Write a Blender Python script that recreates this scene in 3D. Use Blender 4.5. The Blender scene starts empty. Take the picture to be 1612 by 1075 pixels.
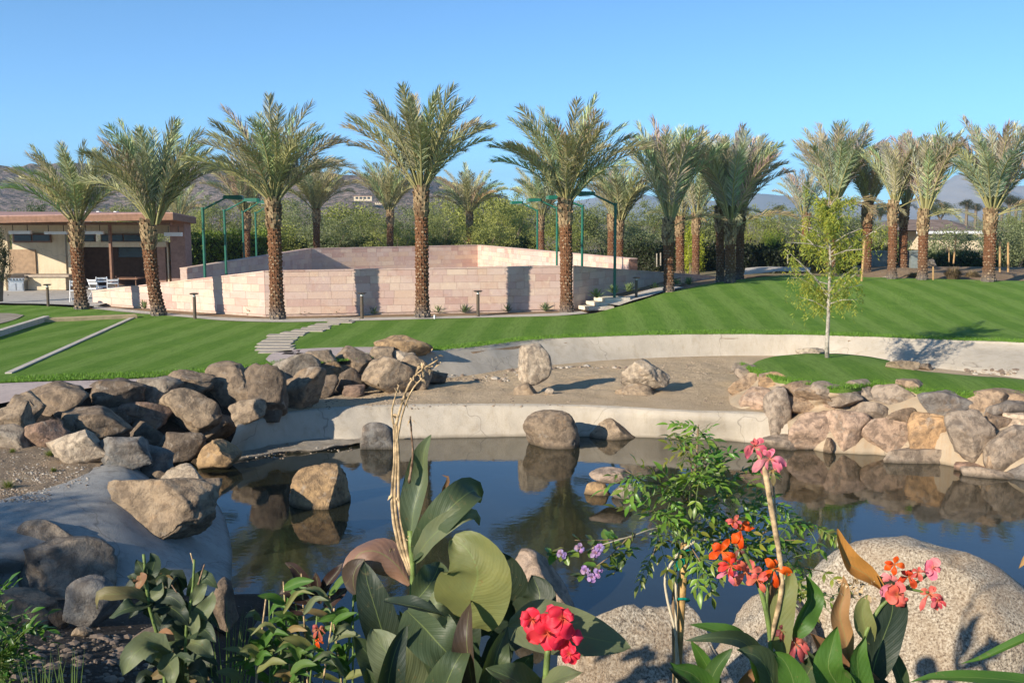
import bpy, bmesh, math, random
from mathutils import Vector, Matrix, noise, Euler
from mathutils.bvhtree import BVHTree
random.seed(7)
PI = math.pi
scene = bpy.context.scene
COL = scene.collection

# ------------------------------------------------------------------ camera, sky, sun, exposure
FOC = 1600.0; CXP = 806.0; CYP = 537.5; CAMH = 3.3
PITCH = math.atan((CYP - 345.0) / FOC)
cam_data = bpy.data.cameras.new('camera')
cam = bpy.data.objects.new('camera', cam_data); COL.objects.link(cam)
cam.location = (0, 0, CAMH); cam.rotation_euler = (PI / 2 - PITCH, 0, 0)
cam_data.sensor_width = 36.0; cam_data.lens = 36.0 * FOC / 1612.0
cam_data.clip_start = 0.05; cam_data.clip_end = 20000
scene.camera = cam

SUN_EL = math.radians(22.0); SUN_AZ = math.radians(226.0)
world = bpy.data.worlds.new('World'); scene.world = world; world.use_nodes = True
wn = world.node_tree; bg = wn.nodes['Background']
sky = wn.nodes.new('ShaderNodeTexSky'); sky.sky_type = 'NISHITA'; sky.sun_disc = False
sky.sun_elevation = SUN_EL; sky.sun_rotation = SUN_AZ
sky.altitude = 300; sky.air_density = .5; sky.dust_density = 0; sky.ozone_density = 3.2
tint = wn.nodes.new('ShaderNodeMix'); tint.data_type = 'RGBA'; tint.blend_type = 'MULTIPLY'; tint.inputs[0].default_value = 1.0; tint.inputs[7].default_value = (.8, 1.05, 1.06, 1)
wn.links.new(sky.outputs[0], tint.inputs[6]); wn.links.new(tint.outputs[2], bg.inputs[0]); bg.inputs[1].default_value = .13
sun_d = bpy.data.lights.new('sun', 'SUN'); sun_d.energy = 5.0; sun_d.angle = math.radians(0.53)
sun_d.color = (1.0, 0.89, 0.74)
sun = bpy.data.objects.new('sun', sun_d); COL.objects.link(sun); sun.location = (-20, -20, 30)
sdir = Vector((math.sin(SUN_AZ) * math.cos(SUN_EL), math.cos(SUN_AZ) * math.cos(SUN_EL), math.sin(SUN_EL)))
sun.rotation_euler = sdir.to_track_quat('Z', 'Y').to_euler()
vs = scene.view_settings
vs.view_transform = 'Standard'; vs.look = 'None'; vs.gamma = 1.0; vs.exposure = .78; vs.use_curve_mapping = False
scene.cycles.max_bounces = 6; scene.cycles.transparent_max_bounces = 4
scene.cycles.volume_bounces = 0

# ------------------------------------------------------------------ pixel rays (lay-out measured from the photograph)
_cp, _sp = math.cos(PITCH), math.sin(PITCH)
def ray(px, py):
    a = (px - CXP) / FOC; b = (CYP - py) / FOC
    return Vector((a, _cp + b * _sp, -_sp + b * _cp))
def at_z(px, py, z):
    d = ray(px, py); t = (z - CAMH) / d.z
    return Vector((d.x * t, d.y * t, z))
def at_y(px, py, Y):
    d = ray(px, py); t = Y / d.y
    return Vector((d.x * t, Y, CAMH + d.z * t))

# ------------------------------------------------------------------ object helpers
def tag(o, label=None, cat=None, group=None, kind=None):
    if label: o['label'] = label
    if cat: o['category'] = cat
    if group: o['group'] = group
    if kind: o['kind'] = kind
    return o
def empty(name, loc, label=None, cat=None, group=None):
    o = bpy.data.objects.new(name, None); COL.objects.link(o); o.location = loc
    o.empty_display_size = 0.2
    return tag(o, label, cat, group)
def wloc(o):
    v = Vector((0, 0, 0))
    while o is not None:
        v += o.location; o = o.parent
    return v
def link(name, me, parent=None, loc=None, color=None):
    o = bpy.data.objects.new(name, me); COL.objects.link(o)
    if parent: o.parent = parent
    if loc is not None: o.location = loc
    if color: o.color = (*color, 1)
    return o
class MB:
    """collects verts/faces given in world coordinates"""
    def __init__(s): s.v = []; s.f = []; s.m = []; s.uv = None
    def add(s, vs_, fs_, m=0):
        b = len(s.v); s.v.extend([tuple(v) for v in vs_])
        for f in fs_: s.f.append(tuple(i + b for i in f)); s.m.append(m)
    def box(s, c, d, rz=0, m=0, taper=1.0, rx=0):
        hx, hy, hz = d[0] / 2, d[1] / 2, d[2] / 2
        R = Matrix.Rotation(rz, 3, 'Z') @ Matrix.Rotation(rx, 3, 'X')
        vs_ = []
        for z, t in ((-hz, 1), (hz, taper)):
            for x, y in ((-hx, -hy), (hx, -hy), (hx, hy), (-hx, hy)):
                vs_.append(Vector(c) + R @ Vector((x * t, y * t, z)))
        s.add(vs_, [(3, 2, 1, 0), (4, 5, 6, 7), (0, 1, 5, 4), (1, 2, 6, 5), (2, 3, 7, 6), (3, 0, 4, 7)], m)
    def tube(s, pts, rad, n=8, m=0, cap=True):
        pts = [Vector(p) for p in pts]
        if not hasattr(rad, '__len__'): rad = [rad] * len(pts)
        vs_ = []; up = Vector((0.13, 0.31, 0.94)).normalized()
        for i, p in enumerate(pts):
            t = (pts[min(i + 1, len(pts) - 1)] - pts[max(i - 1, 0)]).normalized()
            a = t.cross(up)
            if a.length < .05: a = t.cross(Vector((1, 0, 0)))
            a.normalize(); b = t.cross(a)
            for k in range(n):
                an = 2 * PI * k / n
                vs_.append(p + (a * math.cos(an) + b * math.sin(an)) * rad[i])
        fs_ = []
        for i in range(len(pts) - 1):
            for k in range(n):
                k2 = (k + 1) % n
                fs_.append((i * n + k, i * n + k2, (i + 1) * n + k2, (i + 1) * n + k))
        if cap:
            fs_.append(tuple(range(n))[::-1]); fs_.append(tuple((len(pts) - 1) * n + k for k in range(n)))
        s.add(vs_, fs_, m)
    def mesh(s, name, mats, off=Vector((0, 0, 0)), smooth=False):
        me = bpy.data.meshes.new(name)
        me.from_pydata([(v[0] - off[0], v[1] - off[1], v[2] - off[2]) for v in s.v], [], s.f)
        if not isinstance(mats, (list, tuple)): mats = [mats]
        for m in mats: me.materials.append(m)
        if len(mats) > 1: me.polygons.foreach_set('material_index', s.m)
        if s.uv:
            uvl = me.uv_layers.new(name='UVMap')
            li = [l.vertex_index for l in me.loops]
            buf = []
            for i in li: buf.extend(s.uv[i])
            uvl.data.foreach_set('uv', buf)
        if smooth: me.polygons.foreach_set('use_smooth', [True] * len(me.polygons))
        me.update()
        return me
    def build(s, name, mats, parent=None, smooth=False, color=None, origin=None):
        if parent is not None:
            off = wloc(parent); return link(name, s.mesh(name, mats, off, smooth), parent, None, color)
        if origin is None:
            if s.v:
                n = len(s.v)
                origin = Vector((sum(v[0] for v in s.v) / n, sum(v[1] for v in s.v) / n, min(v[2] for v in s.v)))
            else: origin = Vector((0, 0, 0))
        return link(name, s.mesh(name, mats, origin, smooth), None, origin, color)

def cr(p, n):
    """Catmull-Rom resample of a list of Vectors to n points (by chord parameter)"""
    p = [Vector(q) for q in p]
    if len(p) < 3:
        return [p[0].lerp(p[-1], i / (n - 1)) for i in range(n)]
    L = [0]
    for a, b in zip(p, p[1:]): L.append(L[-1] + max((b - a).length, 1e-6))
    out = []; k = 0
    for i in range(n):
        s = L[-1] * i / (n - 1)
        while k < len(p) - 2 and s > L[k + 1]: k += 1
        t = (s - L[k]) / (L[k + 1] - L[k])
        p1, p2 = p[k], p[k + 1]
        p0 = p[k - 1] if k > 0 else p1 * 2 - p2
        p3 = p[k + 2] if k + 2 < len(p) else p2 * 2 - p1
        d = L[k + 1] - L[k]
        m1 = (p2 - p0) * (d / ((L[k + 1] - (L[k - 1] if k > 0 else -d)) or 1))
        m2 = (p3 - p1) * (d / (((L[k + 2] if k + 2 < len(L) else L[k + 1] + d) - L[k]) or 1))
        t2, t3 = t * t, t * t * t
        out.append(p1 * (2 * t3 - 3 * t2 + 1) + m1 * (t3 - 2 * t2 + t) + p2 * (3 * t2 - 2 * t3) + m2 * (t3 - t2))
    return out
def loft(rows, n, between=1, fn=None, smooth_rows=False):
    R = [cr(r, n) for r in rows]
    full = []
    for j in range(len(R) - 1):
        for q in range(between):
            t = q / between
            if smooth_rows:
                a, b, c, d = R[max(j - 1, 0)], R[j], R[j + 1], R[min(j + 2, len(R) - 1)]
                full.append([(b[i] * 2 + (c[i] - a[i]) * t + (a[i] * 2 - b[i] * 5 + c[i] * 4 - d[i]) * t * t + (b[i] * 3 - a[i] - c[i] * 3 + d[i]) * t ** 3) * .5 for i in range(n)])
            else:
                full.append([R[j][i].lerp(R[j + 1][i], t) for i in range(n)])
    full.append(R[-1])
    mb = MB(); vs_ = []
    nr = len(full)
    for j, r in enumerate(full):
        for i, p in enumerate(r):
            vs_.append(fn(p, i / (n - 1), j / (nr - 1)) if fn else p)
    fs_ = [(j * n + i, j * n + i + 1, (j + 1) * n + i + 1, (j + 1) * n + i) for j in range(nr - 1) for i in range(n - 1)]
    mb.add(vs_, fs_)
    return mb
SURF_V = []; SURF_F = []
def surf(mb):
    b = len(SURF_V); SURF_V.extend(Vector(v) for v in mb.v); SURF_F.extend([tuple(i + b for i in f) for f in mb.f])
    return mb
def fbm(p, sc, oct=3, seed=0.0):
    v = Vector((p[0] * sc + seed, p[1] * sc + seed * .7, p[2] * sc - seed)); a = 1; s = 0
    for _ in range(oct):
        s += a * noise.noise(v); v = v * 2.03; a *= .5
    return s
def sstep(a, b, x):
    t = min(1, max(0, (x - a) / (b - a))); return t * t * (3 - 2 * t)
def lerpt(tab, x):
    if x <= tab[0][0]: return tab[0][1]
    for (a, va), (b, vb) in zip(tab, tab[1:]):
        if x <= b: return va + (vb - va) * (x - a) / (b - a)
    return tab[-1][1]

# ------------------------------------------------------------------ materials
class NT:
    def __init__(s, name):
        s.m = bpy.data.materials.new(name); s.m.use_nodes = True; s.t = s.m.node_tree
        s.b = s.t.nodes['Principled BSDF']; s.out = s.t.nodes['Material Output']
    def n(s, typ, inp={}, **attr):
        nd = s.t.nodes.new('ShaderNode' + typ)
        for k, v in attr.items(): setattr(nd, k, v)
        for k, v in inp.items(): s.set(nd, k, v)
        return nd
    def set(s, nd, k, v):
        i = nd.inputs[k]
        if isinstance(v, bpy.types.NodeSocket): s.t.links.new(v, i)
        elif isinstance(v, tuple) and len(v) == 3 and i.type == 'RGBA': i.default_value = (*v, 1)
        else: i.default_value = v
    def co(s, kind='Object'): return s.n('TexCoord').outputs[kind]
    def noise(s, vec, scale, detail=4, rough=.55, dist=0):
        return s.n('TexNoise', {'Vector': vec, 'Scale': scale, 'Detail': detail, 'Roughness': rough, 'Distortion': dist}).outputs[0]
    def ramp(s, fac, stops):
        r = s.n('ValToRGB', {0: fac}); e = r.color_ramp.elements
        while len(e) < len(stops): e.new(.5)
        for x, (p, c) in zip(e, stops):
            x.position = p; x.color = (*c, 1) if isinstance(c, tuple) else (c, c, c, 1)
        return r.outputs[0]
    def mix(s, fac, a, b, mode='MIX'):
        nd = s.n('Mix', {}, data_type='RGBA', blend_type=mode)
        s.set(nd, 0, fac); s.set(nd, 6, a); s.set(nd, 7, b); return nd.outputs[2]
    def math(s, op, a, b=0.0, c=0.0):
        nd = s.n('Math', {}, operation=op); s.set(nd, 0, a); s.set(nd, 1, b)
        if op in ('MULTIPLY_ADD',): s.set(nd, 2, c)
        return nd.outputs[0]
    def bump(s, h, strength=.5, dist=.02, prev=None):
        nd = s.n('Bump', {'Height': h, 'Strength': strength, 'Distance': dist})
        if prev is not None: s.set(nd, 'Normal', prev)
        return nd.outputs[0]
    def fin(s, col=None, rough=.8, nrm=None, spec=None, **kw):
        if col is not None: s.set(s.b, 'Base Color', col)
        s.set(s.b, 'Roughness', rough)
        if nrm is not None: s.set(s.b, 'Normal', nrm)
        if spec is not None: s.set(s.b, 'Specular IOR Level', spec)
        for k, v in kw.items(): s.set(s.b, k.replace('_', ' '), v)
        return s.m
    def translucent(s, col, fac=.3):
        tr = s.n('BsdfTranslucent', {'Color': col}); mx = s.n('MixShader', {0: fac, 1: s.b.outputs[0], 2: tr.outputs[0]})
        s.t.links.new(mx.outputs[0], s.out.inputs[0])
def plain(name, col, rough=.7, spec=.3, var=.12, scale=6, metal=0):
    t = NT(name); n_ = t.noise(t.co(), scale)
    c2 = tuple(x * (1 - var * 2) for x in col); c1 = tuple(min(1, x * (1 + var)) for x in col)
    return t.fin(t.ramp(n_, [(.3, c2), (.7, c1)]), rough, t.bump(t.noise(t.co(), scale * 8), .25, .01), spec, Metallic=metal)
def m_rock():
    t = NT('weathered_boulder'); oi = t.n('ObjectInfo'); co = t.co()
    off = t.n('VectorMath', {0: co}, operation='ADD'); r = t.n('CombineXYZ', {0: t.math('MULTIPLY', oi.outputs['Random'], 37.0), 1: t.math('MULTIPLY', oi.outputs['Random'], 91.0)})
    t.set(off, 1, r.outputs[0]); v = off.outputs[0]
    big = t.noise(v, 2.3, 3, .5, .6); mid = t.noise(v, 7, 6, .62, .4); fine = t.noise(v, 42, 6, .7); blot = t.noise(v, 4.2, 5, .6, 1.2)
    base = t.mix(t.ramp(big, [(.38, 0.0), (.62, 1.0)]), oi.outputs['Color'], t.mix(.3, oi.outputs['Color'], (.3, .21, .13)))
    dark = t.mix(t.ramp(mid, [(.42, 0.0), (.6, 1.0)]), base, t.mix(.58, base, (.06, .045, .036)))
    pale = t.mix(t.ramp(blot, [(.58, 0.0), (.7, .6)]), dark, (.36, .31, .25))
    ochre = t.mix(t.ramp(t.noise(v, 3.1, 4, .6, .8), [(.58, 0.0), (.72, .35)]), pale, (.36, .22, .11))
    crk = t.n('TexVoronoi', {'Vector': t.n('VectorMath', {0: v, 1: t.n('TexNoise', {'Vector': v, 'Scale': 3.0}).outputs[1]}, operation='ADD').outputs[0], 'Scale': 1.7}, feature='DISTANCE_TO_EDGE').outputs[0]
    crm = t.ramp(crk, [(.0, 1.0), (.018, 0.0)])
    c2 = t.mix(t.math('MULTIPLY', crm, t.ramp(mid, [(.5, 0.0), (.65, .35)])), ochre, (.09, .06, .045))
    spk = t.mix(t.ramp(fine, [(.3, .5), (.45, 0.0), (.62, 0.0), (.75, .45)]), c2, t.mix(t.ramp(fine, [(.5, 0.0), (.51, 1.0)]), (.07, .055, .045), (.5, .45, .38)))
    h = t.math('ADD', t.math('MULTIPLY', mid, 1.0), t.math('MULTIPLY', fine, .45))
    h = t.math('SUBTRACT', h, t.math('MULTIPLY', crm, .07))
    wz = t.math('ADD', t.n('SeparateXYZ', {0: t.n('NewGeometry').outputs['Position']}).outputs[2], t.math('MULTIPLY', mid, .07)); spk = t.mix(t.ramp(t.math('MULTIPLY', t.math('ADD', wz, 1.3), 2.0), [(.0, .7), (.3, .65), (.42, 0.0)]), spk, (.05, .042, .03))
    return t.fin(spk, .88, t.bump(h, .9, .05), .25)
def m_granite():
    t = NT('speckled_granite'); v = t.co(); a = t.noise(v, 60, 4, .75); b = t.noise(v, 3, 4); c = t.noise(v, 130, 3, .8)
    col = t.ramp(a, [(.36, (.07, .055, .045)), (.45, (.3, .25, .185)), (.56, (.52, .45, .345)), (.68, (.72, .66, .55))])
    col = t.mix(t.ramp(b, [(.4, 0.0), (.66, .55)]), col, (.33, .23, .14)); col = t.mix(t.ramp(c, [(.62, 0.0), (.7, .6)]), col, (.03, .03, .03))
    return t.fin(col, .8, t.bump(t.math('ADD', t.math('MULTIPLY', a, .7), t.math('MULTIPLY', b, 1.3)), .9, .03), .35)
def m_grass():
    t = NT('mown_lawn'); v = t.co(); mp = t.n('Mapping', {'Vector': v, 'Rotation': (0, 0, math.radians(3))}).outputs[0]
    w = t.n('TexWave', {'Vector': mp, 'Scale': .26, 'Distortion': 1.6, 'Detail': 2.0, 'Detail Scale': .5}).outputs[1]
    n1 = t.noise(v, 1.1, 5, .6); n2 = t.noise(v, 26, 4, .7); n3 = t.noise(t.n('Mapping', {'Vector': mp, 'Scale': (9, .7, 1)}).outputs[0], 1.6, 4, .6)
    c = t.ramp(n1, [(.3, (.125, .25, .026)), (.7, (.185, .33, .044))])
    c = t.mix(t.ramp(w, [(.3, 0.0), (.75, .75)]), c, (.24, .37, .075)); c = t.mix(t.ramp(n3, [(.45, 0.0), (.7, .5)]), c, (.07, .16, .015))  # mowing stripes: light and dark of the grass nap put into the colour
    c = t.mix(t.ramp(n2, [(.3, .6), (.55, 0.0)]), c, (.05, .12, .012)); c = t.mix(t.ramp(t.noise(v, 3.3, 5, .7), [(.63, 0.0), (.75, .3)]), c, (.22, .23, .06))
    return t.fin(c, .9, t.bump(t.noise(v, 55, 5, .8), 1.0, .06), .15)
def m_stucco(name, a, b, stain=(.3, .26, .2), sc=1.0):
    t = NT(name); v = t.co(); n = t.noise(v, 1.6 * sc, 5, .6, .4); f = t.noise(v, 60 * sc, 4, .7)
    mp = t.n('Mapping', {'Vector': v, 'Scale': (2.5, 2.5, .3)}).outputs[0]
    c = t.ramp(n, [(.3, a), (.68, b)]); c = t.mix(t.ramp(t.noise(mp, 2.2, 5, .7), [(.5, 0.0), (.72, .55)]), c, stain); c = t.mix(t.ramp(t.noise(v, 5.5 * sc, 6, .75, 1.0), [(.55, 0.0), (.72, .4)]), c, stain)
    wz = t.math('ADD', t.n('SeparateXYZ', {0: t.n('NewGeometry').outputs['Position']}).outputs[2], t.math('MULTIPLY', n, .09)); c = t.mix(t.ramp(t.math('MULTIPLY', t.math('ADD', wz, 1.3), 2.0), [(.0, .75), (.3, .6), (.42, 0.0)]), c, (.11, .09, .06))
    ck = t.n('TexVoronoi', {'Vector': t.n('VectorMath', {0: v, 1: t.n('TexNoise', {'Vector': v, 'Scale': 1.5}).outputs[1]}, operation='ADD').outputs[0], 'Scale': .35 * sc}, feature='DISTANCE_TO_EDGE').outputs[0]; c = t.mix(t.ramp(ck, [(.0, .6), (.004, 0.0)]), c, (.14, .12, .1))
    return t.fin(c, .9, t.bump(t.math('ADD', f, t.math('MULTIPLY', n, 2.5)), .5, .03), .2)
def m_sand(name, a, b, c3, sc=1.0, peb=.5):
    t = NT(name); v = t.co(); n = t.noise(v, .9 * sc, 6, .65, .3); f = t.noise(v, 22 * sc, 6, .75)
    vo = t.n('TexVoronoi', {'Vector': v, 'Scale': 11.0 * sc, 'Randomness': 1.0}); 
    c = t.ramp(n, [(.3, a), (.7, b)]); c = t.mix(t.ramp(f, [(.35, .6), (.5, 0.0)]), c, c3)
    c = t.mix(t.math('MULTIPLY', t.ramp(vo.outputs[0], [(.1, 1.0), (.2, 0.0)]), peb), c, t.mix(t.n('SeparateColor', {0: vo.outputs[1]}).outputs[0], (.1, .08, .06), (.6, .55, .48)))
    return t.fin(c, .95, t.bump(t.math('ADD', f, t.math('MULTIPLY', n, 2.0)), .9, .06), .15)
def m_foliage(name, trans=.25, rough=.55, spec=.3, var=.35, yellow=.0):
    t = NT(name); oi = t.n('ObjectInfo'); g = t.n('NewGeometry').outputs['Random Per Island']
    c = t.mix(t.ramp(g, [(0.0, 0.0), (1.0, 1.0)]), t.mix(1.0, oi.outputs['Color'], (1 - var, 1 - var, 1 - var * .8), 'MULTIPLY'), t.mix(1.0, oi.outputs['Color'], (1 + var, 1 + var * .9, 1 + var * .5), 'MULTIPLY'))
    if yellow: c = t.mix(t.ramp(g, [(1 - yellow, 0.0), (1 - yellow + .03, .8)]), c, (.42, .36, .04))
    t.fin(c, rough, None, spec); t.translucent(t.mix(1.0, c, (1.3, 1.4, .6), 'MULTIPLY'), trans)
    return t.m
def m_canna():
    t = NT('canna_leaf'); oi = t.n('ObjectInfo'); uv = t.n('UVMap').outputs[0]; s = t.n('SeparateXYZ', {0: uv})
    u, v = s.outputs[0], s.outputs[1]            # u across 0..1, v along 0..1
    au = t.math('ABSOLUTE', t.math('SUBTRACT', u, .5))
    ph = t.math('SUBTRACT', v, t.math('MULTIPLY', au, .55))
    vein = t.math('SINE', t.math('MULTIPLY', ph, 190.0)); vein2 = t.math('SINE', t.math('MULTIPLY', ph, 71.0))
    ob = t.co('Object'); n = t.noise(ob, 7, 5, .6, .4); f = t.noise(ob, 38, 4, .7)
    c = t.mix(t.ramp(n, [(.35, 0.0), (.7, .7)]), oi.outputs['Color'], t.mix(1.0, oi.outputs['Color'], (1.5, 1.3, 1.0), 'MULTIPLY'))
    c = t.mix(t.ramp(vein, [(.6, 0.0), (1.0, .1)]), c, t.mix(1.0, oi.outputs['Color'], (1.7, 1.6, 1.3), 'MULTIPLY'))
    c = t.mix(t.ramp(au, [(.006, .6), (.018, 0.0)]), c, (.2, .25, .08))
    edge = t.math('ADD', t.math('MULTIPLY', au, 2.0), t.math('MULTIPLY', n, .45))
    c = t.mix(t.ramp(edge, [(1.08, 0.0), (1.17, .85)]), c, (.2, .1, .045))
    tip = t.math('ADD', v, t.math('MULTIPLY', n, .3)); c = t.mix(t.ramp(tip, [(1.07, 0.0), (1.14, .9)]), c, (.17, .09, .05))
    c = t.mix(t.ramp(f, [(.66, 0.0), (.72, .7)]), c, (.2, .13, .05)); c = t.mix(t.ramp(t.noise(ob, 16, 5, .7, 1.5), [(.6, 0.0), (.7, .35)]), c, (.19, .15, .07))
    bmp = t.bump(t.math('ADD', t.math('MULTIPLY', vein, .3), t.math('ADD', t.math('MULTIPLY', vein2, .6), t.math('MULTIPLY', n, 9.0))), .14, .004)
    t.fin(c, .52, bmp, .35); t.translucent(t.mix(1.0, c, (1.3, 1.5, .6), 'MULTIPLY'), .22)
    return t.m
def m_petal():
    t = NT('flower_petal'); oi = t.n('ObjectInfo'); uv = t.n('UVMap').outputs[0]; s = t.n('SeparateXYZ', {0: uv}); n = t.noise(t.co(), 60, 4)
    c = t.mix(t.ramp(n, [(.35, 0.0), (.7, .6)]), oi.outputs['Color'], t.mix(1.0, oi.outputs['Color'], (1.1, 1.8, 1.5), 'MULTIPLY'))
    c = t.mix(t.ramp(s.outputs[1], [(0.0, .5), (.3, 0.0)]), c, (.5, .25, .06))
    rib = t.math('SINE', t.math('MULTIPLY', s.outputs[0], 60.0))
    t.fin(c, .5, t.bump(rib, .15, .002), .3); t.translucent(c, .35); return t.m
def m_block():
    t = NT('sandstone_block'); oi = t.n('ObjectInfo'); g = t.n('NewGeometry').outputs['Random Per Island']; co = t.n('NewGeometry').outputs['Position']
    r = t.math('FRACT', t.math('ADD', t.math('MULTIPLY', oi.outputs['Random'], 7.3), g))
    c = t.ramp(r, [(.0, (.46, .3, .25)), (.12, (.53, .37, .31)), (.3, (.55, .4, .34)), (.5, (.6, .44, .33)), (.68, (.57, .43, .37)), (.85, (.64, .5, .39)), (1.0, (.5, .36, .32))])
    n = t.noise(co, 2.6, 6, .65, .5)
    c = t.mix(t.ramp(n, [(.5, 0.0), (.72, .5)]), c, (.46, .26, .19)); c = t.mix(t.ramp(t.noise(co, 5, 4), [(.58, 0.0), (.7, .4)]), c, (.74, .6, .44))
    return t.fin(c, .85, t.bump(t.noise(co, 18, 6, .7), .45, .02), .2)
def m_trunk():
    t = NT('palm_trunk_bark'); v = t.co(); z = t.n('SeparateXYZ', {0: v}).outputs[2]; n = t.noise(v, 9, 5, .7)
    zz = t.math('ADD', z, t.math('MULTIPLY', n, .4))
    c = t.ramp(t.math('MULTIPLY', zz, .2), [(.05, (.17, .15, .13)), (.14, (.15, .085, .05)), (.3, (.18, .085, .045)), (.75, (.2, .1, .05))])
    c = t.mix(t.ramp(n, [(.35, .6), (.5, 0.0)]), c, (.045, .025, .018))
    return t.fin(c, .95, t.bump(t.noise(v, 34, 4, .8), .8, .02), .1)
def m_water():
    t = NT('pond_water'); v = t.co(); n = t.noise(v, 2.2, 3, .5); n2 = t.noise(v, 9, 2, .5)
    c = t.ramp(t.noise(v, .5, 4), [(.35, (.014, .015, .009)), (.65, (.026, .026, .014))])
    return t.fin(c, .04, t.bump(t.math('ADD', n, t.math('MULTIPLY', n2, .5)), .06, .02), .5, IOR=1.5)
def m_block_joint():
    return plain('wall_core', (.52, .39, .32), .95)
M = {}
M['rock'] = m_rock(); M['granite'] = m_granite(); M['grass'] = m_grass()
M['stucco'] = m_stucco('pale_stucco', (.41, .36, .285), (.49, .435, .35), (.33, .27, .19))
M['coping'] = m_stucco('grey_concrete', (.31, .3, .275), (.4, .385, .35), (.14, .13, .12))
M['walk'] = m_stucco('walkway_concrete', (.5, .45, .38), (.6, .54, .46), (.4, .35, .28))
M['pinkwalk'] = m_stucco('pinkish_concrete', (.46, .37, .33), (.56, .46, .41), (.36, .3, .27))
M['patio'] = m_stucco('patio_concrete', (.42, .4, .37), (.5, .48, .44), (.36, .3, .24))
M['mortar'] = m_stucco('mortar', (.33, .26, .18), (.42, .34, .24), (.36, .22, .11))
M['sand'] = m_sand('basin_sand', (.46, .345, .215), (.58, .45, .3), (.32, .235, .145), 1.0, .12)
M['beach'] = m_sand('pale_beach_grit', (.3, .25, .19), (.48, .43, .35), (.15, .12, .09), 2.0)
M['soil'] = m_sand('dry_soil', (.24, .165, .1), (.33, .24, .15), (.15, .1, .065))
M['mulch'] = m_sand('gravel_mulch', (.25, .185, .125), (.37, .29, .2), (.12, .085, .055), 1.6, .5)
M['darksoil'] = m_sand('dark_soil', (.045, .036, .028), (.09, .07, .052), (.02, .016, .012), 1.5)  # very dark brown soil with pebbly grain
M['desert'] = m_sand('desert_ground', (.2, .17, .1), (.3, .24, .15), (.1, .1, .05), .15, 0)
M['leaf'] = m_foliage('small_leaves'); M['frond'] = m_foliage('palm_leaflets', .14, .5, .45, .42)
M['willow'] = m_foliage('hanging_leaves', .4, .5, .3, .35, .2)
M['canna'] = m_canna(); M['petal'] = m_petal(); M['block'] = m_block(); M['core'] = m_block_joint()
M['trunk'] = m_trunk(); M['water'] = m_water()
M['rachis'] = plain('frond_stalk', (.33, .3, .13), .6); M['boot'] = plain('cut_leaf_boot', (.36, .26, .15), .95, .1, .3, 14)
M['scar'] = plain('leaf_scar', (.33, .24, .15), .95, .1, .35, 10); M['fibre'] = plain('boot_fibre', (.2, .13, .075), .95, .1, .3, 12)
M['bark'] = plain('grey_bark', (.19, .15, .11), .9); M['palebark'] = plain('pale_bark', (.38, .34, .28), .85, .2, .3, 12)
M['greenpaint'] = plain('green_painted_steel', (.01, .12, .075), .4, .5, .1); M['lens'] = plain('lamp_glass', (.5, .52, .5), .3)
M['bronze'] = plain('bronze_post', (.1, .075, .05), .55, .4); M['stem'] = plain('green_stem', (.14, .2, .05), .5, .4, .25, 30)
M['straw'] = plain('dry_stalk', (.5, .36, .2), .85, .2, .35, 40); M['husk'] = plain('dry_husk', (.26, .17, .11), .9, .1, .4, 50)
M['stake'] = plain('wooden_stake', (.5, .31, .12), .75, .2, .25, 18); M['tape'] = plain('green_garden_tape', (.0, .2, .15), .4, .5)
M['twig'] = plain('vine_stem', (.24, .17, .1), .8, .2, .2, 30); M['rope'] = plain('pale_stem', (.5, .43, .3), .8, .2)
M['roofwood'] = plain('brown_fascia', (.25, .135, .085), .7, .3, .15); M['roofpink'] = plain('pink_roof_membrane', (.4, .24, .2), .8)
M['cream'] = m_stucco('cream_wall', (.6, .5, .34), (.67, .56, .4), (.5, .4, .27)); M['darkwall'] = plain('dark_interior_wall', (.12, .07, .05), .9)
M['white'] = plain('white_paint', (.78, .78, .77), .45, .4, .05); M['steel'] = plain('stainless_steel', (.5, .5, .5), .3, .5, .1, 4, .9)
M['black'] = plain('black_glass', (.02, .02, .022), .25, .5); M['counter'] = plain('counter_stone', (.42, .34, .26), .6)
M['stonestep'] = m_stucco('pale_step_stone', (.62, .55, .43), (.74, .67, .54), (.5, .42, .3)); M['woodpole'] = plain('lodge_pole', (.46, .29, .13), .85)
M['slab'] = m_stucco('path_slab', (.36, .31, .25), (.46, .4, .33), (.28, .23, .18))
def m_hill():
    t = NT('rocky_hillside'); v = t.n('NewGeometry').outputs['Position']; n = t.noise(v, .012, 8, .65, .4); f = t.noise(v, .09, 6, .75); s = t.noise(v, .25, 4, .7)
    c = t.ramp(n, [(.32, (.2, .15, .125)), (.52, (.3, .225, .19)), (.7, (.37, .29, .245))]); c = t.mix(t.ramp(s, [(.46, 0.0), (.58, .8)]), c, (.055, .06, .03))
    c = t.mix(t.ramp(f, [(.58, 0.0), (.7, .5)]), c, (.33, .27, .215)); return t.fin(c, .95, t.bump(t.math('ADD', f, n), 1.0, 6.0), .1)
M['hill'] = m_hill()
M['farhill'] = plain('far_haze_paled_rock', (.36, .31, .27), .95, .1, .15, .002)  # paler than the near hill; distance haze partly put into the colour
M['tile'] = plain('brown_roof_tile', (.26, .19, .15), .9, .1, .2, 1.0); M['fence'] = plain('grey_panel', (.2, .23, .22), .7)
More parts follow.
